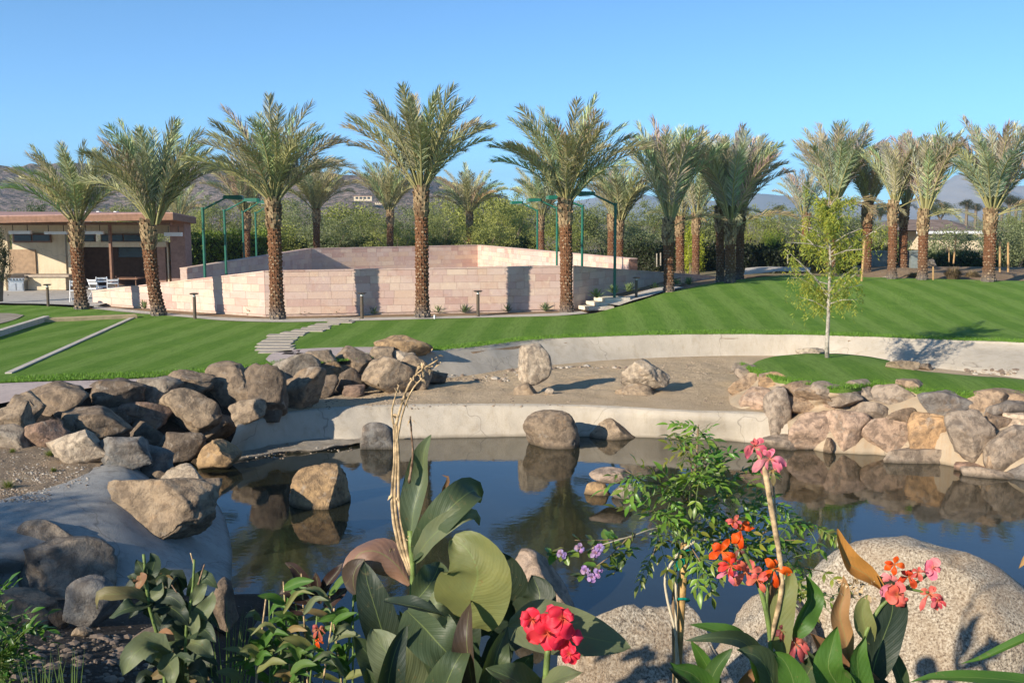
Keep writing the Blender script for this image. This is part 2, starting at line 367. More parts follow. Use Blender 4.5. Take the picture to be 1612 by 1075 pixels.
# ------------------------------------------------------------------ terrain
ZW = -1.2; ZB = -0.6
MC = [(3, 0.0), (4.5, .25), (6, .45), (8, .6), (12, .85), (20, .8), (40, .7)]
MYB = [(3, 36.0), (4.5, 37.5), (6, 39.7), (8, 42.0), (12, 44.0), (20, 40.8), (26, 40.0)]
def mound(x, y):
    yb = lerpt(MYB, x)
    a = sstep(28.3, yb + .6, y) ** .9
    back = 1 - .35 * sstep(yb + 1, yb + 9, y)
    return lerpt(MC, x) * a * back
LF = [(-260, 630, 0), (-150, 612, 0), (0, 603, 0), (100, 599, 0), (200, 596, 0), (300, 590, 0), (400, 581, 0), (440, 575, 0), (500, 572, 0), (600, 562, 0), (660, 556, 0), (700, 551, 0), (760, 545, 0), (815, 538, 0),
      (880, 533, 0), (1000, 529, 0), (1100, 527, 0), (1200, 527, 0), (1300, 528.5, 0), (1400, 532, 0), (1500, 536, 0), (1612, 540, 0), (1750, 547, 0), (1900, 555, 0)]
LFW = [at_z(*p) for p in LF]
def yfront(x): return lerpt([(p.x, p.y) for p in LFW], x)
def bank(x, y):
    a = 1.6 - .47 * (y - 2.5)
    b = -1.05 + .3 * (11.3 - y)
    k = sstep(-1.2, -3.0, -abs(min(x, 0)) if False else x)
    k = 1 - sstep(-3.0, -1.2, x)
    z = a * (1 - k) + b * k
    return max(min(z, 1.6), -2.2)
def ground_z(x, y):
    if y > 11:
        if x < -.52 * y - 1.5: return -.1
        if x > .56 * y + 6: return -.1
        if y < yfront(x) - .2: return -2.2
        far = min(1, max(0, (y - 60) / 500))
        return mound(x, y) - .1 - .0
    if y < 2: return min(bank(x, 2), 1.6)
    if x < -12: return .2
    return bank(x, y)
def axis(lo, hi, step, far, k):
    a = [lo + i * step for i in range(int((hi - lo) / step) + 1)]
    d = step; l = a[0]; L = []
    while l > -far: d *= k; l -= d; L.append(l)
    d = step; h = a[-1]; Hh = []
    while h < far: d *= k; h += d; Hh.append(h)
    return L[::-1] + a + Hh
gx = axis(-24, 30, .5, 6000, 1.35); gy = axis(-6, 62, .5, 6000, 1.35)
mb = MB()
mb.add([(x, y, ground_z(x, y)) for y in gy for x in gx], [(j * len(gx) + i, j * len(gx) + i + 1, (j + 1) * len(gx) + i + 1, (j + 1) * len(gx) + i) for j in range(len(gy) - 1) for i in range(len(gx) - 1)])
surf(mb)
g = mb.build('ground', [M['soil'], M['desert'], M['darksoil']], origin=Vector((0, 0, 0)), smooth=True); tag(g, kind='structure')
for p in g.data.polygons:
    c = p.center; p.material_index = 1 if c.y > 52 or abs(c.x) > 32 else (2 if c.y < 12 else 0)

# lawn (front edge follows the basin rim and path, rear edge the walkway and the crest of the mound)
LB = [(-260, 470, 0), (-150, 474, 0), (0, 480, 0), (60, 481, 0), (145, 486, 0), (205, 492, 0), (300, 500, 0), (345, 504, 0), (430, 507, 0), (520, 506, 0), (600, 504, 0), (760, 500, 0), (880, 497, 0), (925, 493, .03)]
LBW = [at_z(*p) for p in LB]
for X in (3.6, 4.5, 5.4, 6, 7, 8, 10, 12, 14, 16, 18, 20, 23, 28):
    LBW.append(Vector((X, lerpt(MYB, X) + .9 * sstep(7, 10, X), 0)))
def lawn_fn(p, u, v): return Vector((p.x, p.y, mound(p.x, p.y) + .0 + .012 * noise.noise(Vector((p.x * .8, p.y * .8, 0)))))
def mkstruct(name, mb, mat, do_surf=True, smooth=True):
    if do_surf: surf(mb)
    o = mb.build(name, mat, smooth=smooth); tag(o, kind='structure'); return o
lawn = mkstruct('lawn', loft([LFW, LBW], 260, 46, lawn_fn), M['grass'])

# basin: rear wall, sand floor, lower wall above the pond
UT = [at_z(*p) for p in LF[9:]]
UBp = [(600, 603), (650, 602), (690, 598), (740, 592), (785, 585), (830, 579), (870, 576), (960, 568), (1100, 562), (1180, 561), (1260, 562), (1340, 567), (1400, 573), (1480, 582), (1560, 591), (1612, 598), (1750, 617), (1900, 640)]
UB = [at_z(x, y, ZB) for x, y in UBp]
UTt = [Vector((p.x, p.y, .012)) for p in UT]
lip = [Vector((p.x, p.y + .16, .006)) for p in UT]
def wallfn(p, u, v):
    q = p.copy(); q.y += .03 * noise.noise(p * .9); q.z += .012 * noise.noise(p * 1.4) ; return q
mkstruct('basin_rear_wall', loft([lip, UTt, [Vector((a.x, a.y - .05, -.05)) for a in UT], [p + Vector((0, .0, .0)) for p in UB], [p + Vector((0, -.25, -.2)) for p in UB]], 200, 4, wallfn), M['stucco'])
LTp = [(372, 672), (406, 661), (430, 655), (457, 650), (492, 646), (527, 643), (584, 640), (680, 638), (767, 637.5), (830, 638), (906, 639), (980, 642), (1062, 647), (1120, 649), (1175, 650), (1240, 652)]
LBp = [(350, 728), (373, 716), (406, 711), (441, 704), (490, 698), (560, 695), (600, 692), (650, 690), (767, 688), (830, 687), (906, 687), (1000, 688), (1062, 690), (1120, 692), (1170, 696), (1240, 703)]
LT = [at_z(x, y, ZB) for x, y in LTp]; LBt = [at_z(x, y, ZW) for x, y in LBp]
def lowfn(p, u, v):
    q = p.copy(); k = sstep(-.62, -.75, p.z) if False else (1 if p.z < -.62 else .25)
    q.y += k * (.05 * noise.noise(p * 1.3) + .02 * noise.noise(p * 4)); return q
mkstruct('pond_wall', loft([[p + Vector((0, .3, -.03)) for p in LT], [p + Vector((0, .12, .02)) for p in LT], [p + Vector((0, 0, -.01)) for p in LT], [p + Vector((0, -.07, -.09)) for p in LT], LBt, [p + Vector((0, -.15, -.5)) for p in LBt]], 220, 5, lowfn, smooth_rows=False), M['stucco'])
def sandfn(p, u, v):
    e = math.sin(PI * min(1, max(0, v)))
    return Vector((p.x, p.y, ZB + .02 + e * (.06 * fbm(p, .6, 3) + .035 * fbm(p, 2.6, 3) + .02 * fbm(p, 7, 2))))
mkstruct('basin_floor', loft([[p + Vector((0, .1, 0)) for p in LT] + [at_z(1320, 640, ZB), at_z(1500, 650, ZB), at_z(1750, 668, ZB)], [p + Vector((0, .1, 0)) for p in UB]], 300, 80, sandfn), M['sand'])
mkstruct('beach', loft([[at_z(x, y, ZW + .07) + Vector((0, .35, 0)) for x, y in ((360, 716), (406, 706), (441, 700), (500, 694), (571, 692), (600, 691))], [at_z(x, y, ZW + .05) for x, y in ((365, 722), (406, 716), (441, 711), (500, 707), (555, 699), (600, 693))], [at_z(x, y, ZW - .12) for x, y in ((370, 735), (410, 728), (450, 720), (505, 716), (560, 705), (600, 698))]], 60, 8,
     lambda p, u, v: p + Vector((0, 0, .03 * fbm(p, 3, 3)))), M['beach'])
# pink path on the left and round pad at the end of the stepping stones
PPf = [(-200, 665), (-60, 647), (0, 635), (60, 623), (130, 612), (200, 603), (290, 596)]
PPb = [(-200, 618), (-60, 606), (0, 603.5), (60, 601), (130, 599), (200, 597), (290, 592)]
mkstruct('pink_path', loft([[at_z(x, y, .02) for x, y in PPf], [at_z(x, y, .02) for x, y in PPb]], 40, 3), M['pinkwalk'])
padp = [(418, 565), (432, 555), (470, 549.5), (540, 546.5), (600, 546.5), (645, 549), (690, 552.5), (700, 551.5)]
padf = [(419, 566), (430, 573), (447, 574), (480, 566), (530, 560), (600, 556.5), (640, 555), (680, 554), (700, 552)]
mkstruct('concrete_pad', loft([[at_z(x, y, .025) for x, y in padf], [at_z(x, y, .025) for x, y in padp]], 50, 3), M['pinkwalk'])
# rocky bank below the boulder pile
RB0 = [at_z(x, y, -.03) for x, y in ((-200, 664), (-60, 646), (0, 634), (60, 622), (200, 602), (330, 592), (400, 581), (440, 575.5), (480, 567), (530, 561), (600, 557.5), (650, 556), (697, 553))]
RB1 = [at_z(x, y, z) for x, y, z in ((-200, 700, -.2), (0, 676, -.25), (150, 660, -.5), (280, 655, -.7), (380, 640, -.7), (450, 628, -.6), (520, 610, -.6), (600, 600, -.55), (680, 597, -.6))]
RB2 = [at_z(x, y, z) for x, y, z in ((-200, 740, -.3), (0, 715, -.35), (110, 705, -.45), (190, 715, -.9), (260, 735, -1.35), (330, 752, -1.5), (372, 720, -1.45), (396, 680, -.95), (430, 662, -.72), (520, 640, -.63), (600, 618, -.62), (690, 604, -.62))]
mkstruct('rocky_bank', loft([RB0, RB1, RB2], 120, 14, lambda p, u, v: p + Vector((0, 0, .06 * fbm(p, 2.2, 3)))), M['darksoil'])
# planter with gravel and concrete shore
PL0 = [at_z(x, y, -.2) for x, y in ((-140, 712), (-60, 702), (0, 696), (60, 697), (110, 706), (160, 722), (172, 728))]
PL1 = [at_z(x, y, -.2) for x, y in ((-140, 848), (-60, 818), (0, 797), (26, 790), (78, 777), (130, 756), (150, 742))]
mkstruct('planter_gravel', loft([PL0, PL1], 60, 30, lambda p, u, v: p + Vector((0, 0, .05 * math.sin(PI * v) + .03 * fbm(p, 3, 3)))), M['mulch'])
S0 = [at_z(x, y, -.24) for x, y in ((172, 724), (148, 742), (130, 756), (78, 777), (26, 790), (0, 797), (-60, 818), (-140, 848))]
S0a = [p + Vector((.04, -.05, .07)) for p in S0]
S1 = [at_z(x, y, z) for x, y, z in ((200, 726, -.24), (212, 752, -.28), (192, 782, -.3), (140, 822, -.33), (70, 845, -.35), (0, 866, -.38), (-70, 890, -.4), (-160, 930, -.45))]
S2 = [at_z(x, y, z) for x, y, z in ((262, 745, -.8), (300, 790, -.85), (312, 850, -.9), (280, 900, -.9), (190, 905, -.8), (60, 905, -.75), (-60, 915, -.75), (-200, 950, -.75))]
S3 = [at_z(x, y, z) for x, y, z in ((300, 758, -1.25), (345, 795, -1.25), (366, 850, -1.25), (371, 900, -1.25), (362, 950, -1.25), (310, 985, -1.2), (150, 960, -1.0), (-200, 985, -.95))]
S4 = [p + Vector((.15, -.1, -.45)) for p in S3]
mkstruct('concrete_shore', loft([S0, S0a, S1, S2, S3, S4], 110, 9, lambda p, u, v: p + Vector((0, 0, .012 * noise.noise(p * 1.5))), smooth_rows=True), M['coping'])
# grass island behind the dry stone wall
INp = [(1176, 579), (1192, 587), (1212, 593), (1232, 599), (1270, 605), (1309, 612), (1335, 612), (1374, 606), (1426, 611), (1478, 619), (1523, 622), (1612, 621), (1700, 622), (1900, 630)]
IFp = [(1177, 578), (1192, 569), (1218, 561), (1257, 557.5), (1296, 556), (1335, 557.5), (1387, 564), (1413, 573), (1452, 584), (1530, 591), (1612, 597), (1700, 606), (1800, 614), (1900, 626)]
IN = [at_z(x, y, 0) for x, y in INp]; IF = [at_z(x, y, 0) for x, y in IFp]
mkstruct('island_lawn', loft([[p + Vector((0, 0, -.08)) for p in IN], IN, IF, [p + Vector((0, .2, -.3)) for p in IF]], 150, 12,
     lambda p, u, v: p + Vector((0, 0, (.1 * math.sin(PI * min(1, max(0, (v - .33) * 3))) * math.sin(PI * u) if .33 < v < .67 else 0) + .012 * noise.noise(p * 2)))), M['grass'])
IW1 = [at_z(x, y, z) for x, y, z in ((1150, 606, -.5), (1158, 645, -.62), (1215, 655, -.8), (1250, 665, -.7), (1309, 665, -.65), (1380, 662, -.6), (1440, 672, -.65), (1520, 690, -.65), (1612, 695, -.65), (1750, 700, -.65), (1900, 715, -.6))]
IW2 = [at_z(x, y, z) for x, y, z in ((1140, 615, -.7), (1150, 650, -.72), (1192, 692, -1.15), (1240, 700, -1.2), (1305, 712, -1.2), (1380, 716, -1.2), (1440, 722, -1.2), (1520, 738, -1.2), (1612, 752, -1.2), (1750, 775, -1.2), (1900, 800, -1.2))]
IW3 = [p + Vector((0, -.1, -.4)) for p in IW2]
island_core = loft([[p + Vector((0, .05, .0)) for p in IN], [p + Vector((0, .0, -.12)) for p in IN], IW1, IW2, IW3], 150, 8, lambda p, u, v: p + Vector((0, .05 * fbm(p, 2.5, 2), 0)))
surf(island_core)
# near bank and water
mb = MB(); nx, ny = 70, 60
def nb(x, y): return bank(x, y) + .05 * fbm((x, y, 0), 1.2, 3) + .02
mb.add([(-10.5 + 20 * i / nx, 1 + 10.8 * j / ny, nb(-10.5 + 20 * i / nx, 1 + 10.8 * j / ny)) for j in range(ny + 1) for i in range(nx + 1)], [(j * (nx + 1) + i, j * (nx + 1) + i + 1, (j + 1) * (nx + 1) + i + 1, (j + 1) * (nx + 1) + i) for j in range(ny) for i in range(nx)])
mkstruct('near_bank', mb, M['darksoil'])
NOWATER = len(SURF_F)
mb = MB(); mb.add([(-8.3, 3, ZW), (26, 3, ZW), (26, 23, ZW), (-8.3, 23, ZW)], [(0, 1, 2, 3)])
mkstruct('pond_water', mb, M['water'])
# walkway along the court wall, patio, hill ground patch
WF = LBW[4:14]
WBk = [at_z(x, y, 0) for x, y in ((150, 482), (210, 488.5), (300, 496.5), (345, 499.5), (430, 502.5), (520, 501), (600, 500), (760, 497), (870, 493.5), (912, 490))]
mkstruct('walkway', loft([[p + Vector((0, -.05, .012)) for p in WF], [p + Vector((0, 0, .012)) for p in WBk]], 90, 3), M['walk'])
up = [(3.9, 37.0), (4.5, 37.9), (5.2, 38.8), (6, 40.0), (7, 41.2)]
mkstruct('upper_walkway', loft([[Vector((x, y, mound(x, y) + .03)) for x, y in up], [Vector((x - .5, y + .75, mound(x, y) + .05)) for x, y in up]], 20, 2), M['walk'], smooth=False)
mkstruct('rear_path', loft([[Vector((x, lerpt(MYB, x) + 1.6, mound(x, lerpt(MYB, x) + 1.6) + .14)) for x in (10.2, 10.8, 11.4, 12, 12.6, 13.2)], [Vector((x, lerpt(MYB, x) + 4.5, mound(x, lerpt(MYB, x) + 4.5) + .33)) for x in (11, 11.6, 12.2, 12.8, 13.4, 14)]], 20, 3), M['walk'], smooth=False)
PAf = [at_z(x, y, .02) for x, y in ((-260, 466), (-100, 472), (0, 477), (60, 478), (110, 480), (150, 482))]
PAb = [at_z(x, y, .02) for x, y in ((-260, 440), (-100, 440), (0, 440), (60, 440), (200, 440), (300, 440))]
mkstruct('patio', loft([PAf, PAb], 40, 8, lambda p, u, v: p), M['patio'], smooth=False)
mb = loft([[at_z(x, y, .02) for x, y in ((-120, 520), (-60, 518), (-10, 511), (20, 504), (37, 496.5))], [at_z(x, y, .02) for x, y in ((-120, 496), (-60, 494), (-10, 493), (15, 493), (36, 495.5))]], 24, 3)
mkstruct('gravel_circle', mb, M['beach'], smooth=False)

bvh = None
def hit(px, py):
    global bvh
    if bvh is None: bvh = BVHTree.FromPolygons(SURF_V + [Vector((-8.3, 3, ZW)), Vector((26, 3, ZW)), Vector((26, 23, ZW)), Vector((-8.3, 23, ZW))], SURF_F + [tuple(range(len(SURF_V), len(SURF_V) + 4))])
    d = ray(px, py).normalized(); r = bvh.ray_cast(Vector((0, 0, CAMH)), d)
    return r[0] if r[0] else at_z(px, py, 0)
def gz(x, y, top=4.0):
    hit(800, 600)
    r = bvh.ray_cast(Vector((x, y, top)), Vector((0, 0, -1)))
    return r[0].z if r[0] else 0.0

# ------------------------------------------------------------------ hills, mountains
def ridge(name, prof, y0, y1, n=160, rows=40, rough=1.0, seed=0, mat=None, foot=-2):
    """prof: (px, py) skyline samples; real relief between depths y0 (foot) and y1 (crest), falling again behind"""
    mb = MB(); vs_ = []
    pts = cr([Vector((a, b, 0)) for a, b in prof], n)
    ext = y1 + (y1 - y0) * .6
    for j in range(rows + 1):
        Y = y0 + (ext - y0) * j / rows
        for i, p in enumerate(pts):
            crest = at_y(p.x, p.y, y1)
            X = (p.x - CXP) / FOC * y1 + (Y - y1) * .15
            if Y <= y1: t = sstep(0, 1, (Y - y0) / (y1 - y0)) ** .8
            else: t = 1 - .75 * sstep(0, 1, (Y - y1) / (ext - y1))
            hgt = (crest.z - foot) * t
            q = Vector((X, Y, 0)) * (6.0 / (y1 - y0))
            rn = abs(noise.noise(Vector((q.x * 1.1 + seed, q.y * .45, seed)))) * 1.2 + abs(noise.noise(Vector((q.x * 3 + seed, q.y * 1.6, 3)))) * .5 + noise.noise(q * 7 + Vector((seed, 0, 0))) * .16 + noise.noise(q * 18) * .06
            z = foot + hgt * (1 - rough * .38 * (rn - .1) * (1 - abs(t - .45) * .9)) + .02 * hgt * noise.noise(q * 30)
            vs_.append((X, Y, z))
    mb.add(vs_, [(j * n + i, j * n + i + 1, (j + 1) * n + i + 1, (j + 1) * n + i) for j in range(rows) for i in range(n - 1)])
    o = mb.build(name, mat or M['hill'], origin=Vector((0, 0, 0)), smooth=True); tag(o, kind='structure'); return o
ridge('rocky_hill', [(-500, 262), (-300, 240), (-150, 248), (0, 258), (50, 268), (100, 264), (150, 255), (200, 262), (250, 268), (300, 262), (340, 256), (380, 262), (430, 280), (480, 276), (545, 271), (580, 270), (620, 274), (680, 276), (720, 282), (760, 296), (820, 316), (900, 334), (960, 345)], 380, 640, 240, 60, 1.0, 2.3)
ridge('far_mountain', [(1300, 340), (1400, 325), (1450, 305), (1480, 284), (1502, 272), (1525, 284), (1560, 300), (1600, 292), (1640, 285), (1700, 300), (1800, 310), (1900, 330)], 2600, 3400, 140, 30, .8, 9.1, M['farhill'])
ridge('distant_hills', [(820, 342), (880, 322), (925, 312), (960, 308), (1000, 304), (1060, 312), (1110, 316), (1160, 306), (1200, 304), (1250, 309), (1300, 312), (1360, 318), (1440, 326), (1520, 330), (1700, 335), (1900, 338)], 3300, 4000, 140, 24, .6, 4.4, M['farhill'])
# ------------------------------------------------------------------ boulders
def rock_mesh(seed, sub=4, cuts=7, rough=.16, boxy=.35):
    rnd = random.Random(seed); bm = bmesh.new(); bmesh.ops.create_icosphere(bm, subdivisions=sub, radius=1)
    planes = []
    for _ in range(cuts):
        d = Vector((rnd.gauss(0, 1), rnd.gauss(0, 1), rnd.gauss(0, .8))).normalized(); planes.append((d, rnd.uniform(.5, .84)))
    s0 = rnd.uniform(0, 50)
    for v in bm.verts:
        p = v.co.copy(); n4 = (abs(p.x) ** 4 + abs(p.y) ** 4 + abs(p.z) ** 4) ** .25
        p = p.lerp(p / n4, boxy)
        p *= 1 + rough * 1.3 * noise.noise(p * 1.1 + Vector((s0, 0, 0)))
        for d, o in planes:
            k = p.dot(d) - o
            if k > 0: p -= d * k * .97
        nrm = p.normalized()
        p += nrm * (rough * .3 * noise.noise(p * 2.6 + Vector((0, s0, 0))) + rough * .2 * noise.noise(p * 6 + Vector((0, 0, s0))) + rough * .09 * noise.noise(p * 15))
        rd = abs(noise.noise(p * 1.9 + Vector((s0, s0, 0))))
        if rd < .05: p -= nrm * (.05 - rd) * 1.1
        v.co = p
    return bm
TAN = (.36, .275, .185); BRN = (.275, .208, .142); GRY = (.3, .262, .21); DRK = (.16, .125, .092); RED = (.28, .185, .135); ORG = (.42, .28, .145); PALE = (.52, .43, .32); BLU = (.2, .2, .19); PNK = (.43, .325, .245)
def rock(x0, y0, x1, y1, color, Y=None, depth=.8, seed=None, cuts=7, rough=.16, boxy=.35, tilt=0, sink=0, push=.5, slope=0, base_w=.35, rot=1.0, name='boulder', mat=None, parent=None, label=None, cat='boulder', group=None, sub=4):
    seed = seed if seed is not None else int(x0 * 7 + y0 * 13 + x1)
    cx, cy = (x0 + x1) / 2, (y0 + y1) / 2
    if Y is None: Y = hit(cx, y1 - 1).y
    w = (x1 - x0) * Y / FOC; h = (y1 - y0) * Y / FOC
    d = depth * (w + h) / 2 if parent is None else depth
    Yc = Y + d * push
    c = at_y(cx, cy, Yc); k = Yc / Y; w *= k; h *= k
    bm = rock_mesh(seed, sub, cuts, rough, boxy); rnd = random.Random(seed + 1)
    R = Euler((rnd.uniform(-.4, .4) * rot, tilt + rnd.uniform(-.3, .3) * (1 - rot), rnd.uniform(-PI, PI) if rot == 1 and not tilt else rnd.uniform(-.3, .3))).to_matrix()
    for v in bm.verts: v.co = R @ v.co
    if boxy < -1: pass
    lo = Vector([min(v.co[i] for v in bm.verts) for i in range(3)]); hi = Vector([max(v.co[i] for v in bm.verts) for i in range(3)])
    dims = (w, d, h + sink); base = c - Vector((0, 0, h / 2 + sink))
    off = wloc(parent) if parent else Vector((0, 0, 0))
    for v in bm.verts:
        q = [(v.co[i] - lo[i]) / (hi[i] - lo[i]) for i in range(3)]
        if base_w and q[2] < .5: kk = 1 + base_w * (.5 - q[2]) / .5; q[0] = min(1, max(0, .5 + (q[0] - .5) * kk)); q[1] = min(1, max(0, .5 + (q[1] - .5) * kk))
        if slope: q[2] *= 1 - slope * max(0, q[0] - .25) if slope > 0 else 1 + slope * max(0, .75 - q[0])
        v.co = Vector(((q[0] - .5) * dims[0], (q[1] - .5) * dims[1], q[2] * dims[2]))
        if parent: v.co += base - off
    if slope:
        mz = max(v.co.z for v in bm.verts)
        for v in bm.verts: v.co.z *= dims[2] / mz
    me = bpy.data.meshes.new(name); bm.to_mesh(me); bm.free(); me.materials.append(mat or M['rock'])
    me.polygons.foreach_set('use_smooth', [True] * len(me.polygons))
    o = link(name, me, parent, None if parent else base, color)
    if parent is None: tag(o, label, cat, group)
    return o
G1 = 'boulders piled along the left bank'
L = [
 (-14, 632, 42, 684, TAN, 'tan boulder at the far left edge below the pink path'),
 (16, 617, 70, 668, TAN, 'upright tan boulder leaning on the long brown boulder at the left end'),
 (45, 604, 138, 652, BRN, 'long flat-topped brown boulder beside the pink path'),
 (133, 598, 220, 644, DRK, 'split dark boulder between the long brown boulder and the pale-topped one'),
 (200, 592, 283, 636, GRY, 'pale flat-topped boulder in the middle of the left pile'),
 (250, 582, 334, 617, BRN, 'smooth low brown boulder lying against the lawn left of the round upright boulder'),
 (324, 571, 398, 632, BRN, 'big pitted round brown boulder standing tall against the lawn'),
 (91, 642, 198, 694, BRN, 'wide shaded brown boulder with a pale upper left corner'),
 (194, 632, 266, 674, RED, 'angular reddish boulder with a flat broken face mid pile'),
 (261, 610, 346, 680, TAN, 'large tan boulder with a scooped hollow in its side'),
 (364, 628, 415, 666, TAN, 'small rounded tan boulder perched at the top of the stucco wall end'),
 (307, 648, 367, 694, BRN, 'brown boulder above the orange-topped block beside the channel'),
 (245, 679, 322, 732, DRK, 'dark round boulder low in the shadowed channel'),
 (316, 692, 373, 738, ORG, 'orange-topped block wedged at the water beside the stucco wall'),
 (32, 660, 103, 700, RED, 'reddish sloping boulder behind the gravel planter'),
 (-12, 668, 44, 702, GRY, 'whitish low boulder at the left edge behind the gravel planter'),
 (76, 675, 172, 724, PALE, 'long pale lumpy boulder edging the gravel planter'),
 (158, 685, 237, 732, BLU, 'bluish grey sloping boulder next to the gravel planter'),
 (216, 700, 270, 752, BLU, 'grey-blue boulder half hidden behind the concrete shore'),
 (203, 664, 262, 704, DRK, 'small dark boulder in the black gap of the channel'),
 (378, 574, 416, 628, TAN, 'pale-topped boulder squeezed right of the big round brown boulder'),
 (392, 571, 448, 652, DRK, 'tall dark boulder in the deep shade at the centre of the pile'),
 (436, 555, 502, 606, GRY, 'grey-brown boulder on top of the rounded brown one'),
 (442, 577, 509, 642, BRN, 'big rounded brown boulder leaning over the basin sand'),
 (478, 552, 528, 580, TAN, 'low oblong tan boulder lying on the concrete pad edge'),
 (501, 568, 540, 600, ORG, 'small orange-tan boulder with a dark knob'),
 (497, 590, 532, 624, DRK, 'small dark boulder in shade beneath the orange-tan one'),
 (527, 546, 585, 596, BRN, 'brown peaked boulder behind the grey angular one'),
 (529, 578, 573, 616, DRK, 'angular dark grey boulder with a lit top'),
 (542, 606, 573, 624, RED, 'little reddish boulder on the sand at the foot of the pile'),
 (575, 561, 648, 618, TAN, 'largest smooth tan boulder sitting on the sand at the right end of the pile'),
 (610, 551, 651, 580, PALE, 'small pale-topped boulder balanced above the smooth tan one'),
 (595, 528, 676, 561, ORG, 'big oval orange and grey boulder lying on the lawn edge, topmost of the pile'),
 (582, 546, 618, 566, TAN, 'small flat tan boulder left of the oval topmost boulder'),
 (636, 559, 678, 610, TAN, 'shaded tan boulder against the rear basin wall'),
 (670, 582, 703, 604, DRK, 'small dark boulder in the shadow where pile meets basin wall'),
 (408, 610, 446, 660, DRK, 'brown block in shade above the stucco wall end'),
]
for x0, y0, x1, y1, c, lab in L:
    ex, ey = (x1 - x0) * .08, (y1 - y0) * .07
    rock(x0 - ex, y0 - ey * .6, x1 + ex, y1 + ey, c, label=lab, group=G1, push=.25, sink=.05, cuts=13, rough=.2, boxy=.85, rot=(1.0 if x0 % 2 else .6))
# fill rocks seen only as dark lumps between the others
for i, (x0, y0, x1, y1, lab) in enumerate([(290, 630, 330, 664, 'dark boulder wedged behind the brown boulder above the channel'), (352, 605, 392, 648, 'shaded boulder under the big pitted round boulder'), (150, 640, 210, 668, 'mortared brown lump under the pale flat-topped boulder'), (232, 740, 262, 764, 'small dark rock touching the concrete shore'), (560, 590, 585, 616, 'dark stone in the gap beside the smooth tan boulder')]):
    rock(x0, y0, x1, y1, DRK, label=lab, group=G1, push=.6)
# front left
rock(250, 731, 341, 812, PALE, label='pale boulder behind the big ribbed boulder on the concrete shore', seed=5, push=.9, sink=.15)
rock(163, 748, 346, 850, TAN, label='big ribbed tan boulder with a shaded right side on the concrete shore', seed=16, cuts=9, rough=.2, boxy=1.0, rot=.5, base_w=.5, depth=.6, push=.5, sub=5, sink=.05)
rock(20, 813, 152, 890, GRY, label='grey speckled boulder behind another in the shaded lower left', seed=21, push=.5, sink=.2)
rock(28, 846, 182, 942, GRY, label='large grey boulder with one sunlit face in the shaded lower left', seed=23, cuts=9, rough=.2, push=.4)
rock(110, 903, 192, 988, BLU, label='dark smooth boulder in shade right of the large grey one', seed=25, push=.4)
rock(-30, 926, 92, 985, BRN, label='flat brown boulder at the left edge in deep shade', seed=27, push=.4)
rock(74, 955, 108, 990, BRN, label='small rock with a lit tip on the shaded bank', seed=29)
rock(112, 985, 146, 1006, TAN, label='small yellowish stone lying on the shaded bank', seed=31)
rock(332, 910, 372, 1004, DRK, label='upright dark boulder at the water edge in shade', seed=33)
rock(205, 985, 300, 1040, DRK, label='dark low boulder behind the left canna leaves', seed=35)
# pond boulders
W = 'boulders standing in the pond'
rock(568, 662, 622, 709, BLU, label='speckled grey boulder at the foot of the stucco pond wall', seed=41, cuts=3, rough=.08, sink=.15, group=W, push=.4)
rock(453, 726, 549, 802, ORG, label='orange-brown boulder standing alone in the pond with a dark cleft', seed=44, cuts=4, rough=.14, base_w=.1, sink=.25, group=W, push=.45, sub=5)
rock(822, 643, 913, 707, BRN, label='tall purplish brown boulder with a shaded right side in the pond', seed=47, cuts=2, rough=.1, sink=.25, group=W, push=.45, boxy=.65, base_w=.1, sub=5)
rock(928, 657, 1000, 693, TAN, label='low tan wedge-shaped boulder right of the purplish brown one', seed=48, cuts=3, sink=.15, group=W, push=.45)
rock(926, 736, 1002, 762, PNK, Y=16.2, base_w=-.3, rot=.3, label='flat table-like rock resting on two smaller stones in the pond', seed=50, cuts=6, boxy=.6, push=.1, group=W)
rock(918, 758, 962, 780, ORG, label='small orange stone under the left of the table-like rock', seed=52, sink=.12, group=W, push=.3)
rock(962, 760, 1001, 785, GRY, label='small grey stone under the right of the table-like rock', seed=54, sink=.12, group=W, push=.3)
# basin boulders
Bs = 'boulders standing on the basin sand'
rock(815, 540, 869, 607, PALE, Y=22.6, base_w=0, label='tall pale tan slab-like boulder standing upright on the sand', seed=61, cuts=1, rough=.1, boxy=1.0, rot=.25, depth=.5, group=Bs, push=.2, sub=5)
rock(808, 602, 846, 626, TAN, Y=22.5, label='broken tan prop stone under the left of the upright slab', seed=63, sink=.05, group='prop stones under basin boulders', push=.1)
rock(857, 610, 873, 625, PALE, Y=22.4, label='small pale cube-like prop stone under the right of the upright slab', seed=65, sink=.03, boxy=.7, group='prop stones under basin boulders', push=.2)
rock(976, 563, 1056, 617, PALE, Y=22.6, base_w=0, label='chunky pale boulder with brown stains tilted on the sand', seed=72, cuts=10, rough=.22, boxy=.4, group=Bs, push=.15, sub=5)
rock(968, 603, 1030, 627, TAN, Y=22.35, label='flat prop stone under the chunky tilted boulder', seed=69, sink=.04, group='prop stones under basin boulders', push=.2)
# rocks behind / beside the island
rock(1148, 570, 1182, 590, GRY, label='grey boulder peeping over the left end of the island wall', seed=71, group='rocks round the grass island')
rock(1252, 547, 1302, 566, PALE, Y=24.9, label='low pale boulder behind the young tree on the island', seed=73, group='rocks round the grass island')
rock(1396, 566, 1446, 582, TAN, label='low tan rock in the tree shadow behind the island', seed=75, group='rocks round the grass island')
rock(1436, 572, 1470, 584, BRN, label='brown rock right of the low tan rock behind the island', seed=77, group='rocks round the grass island')
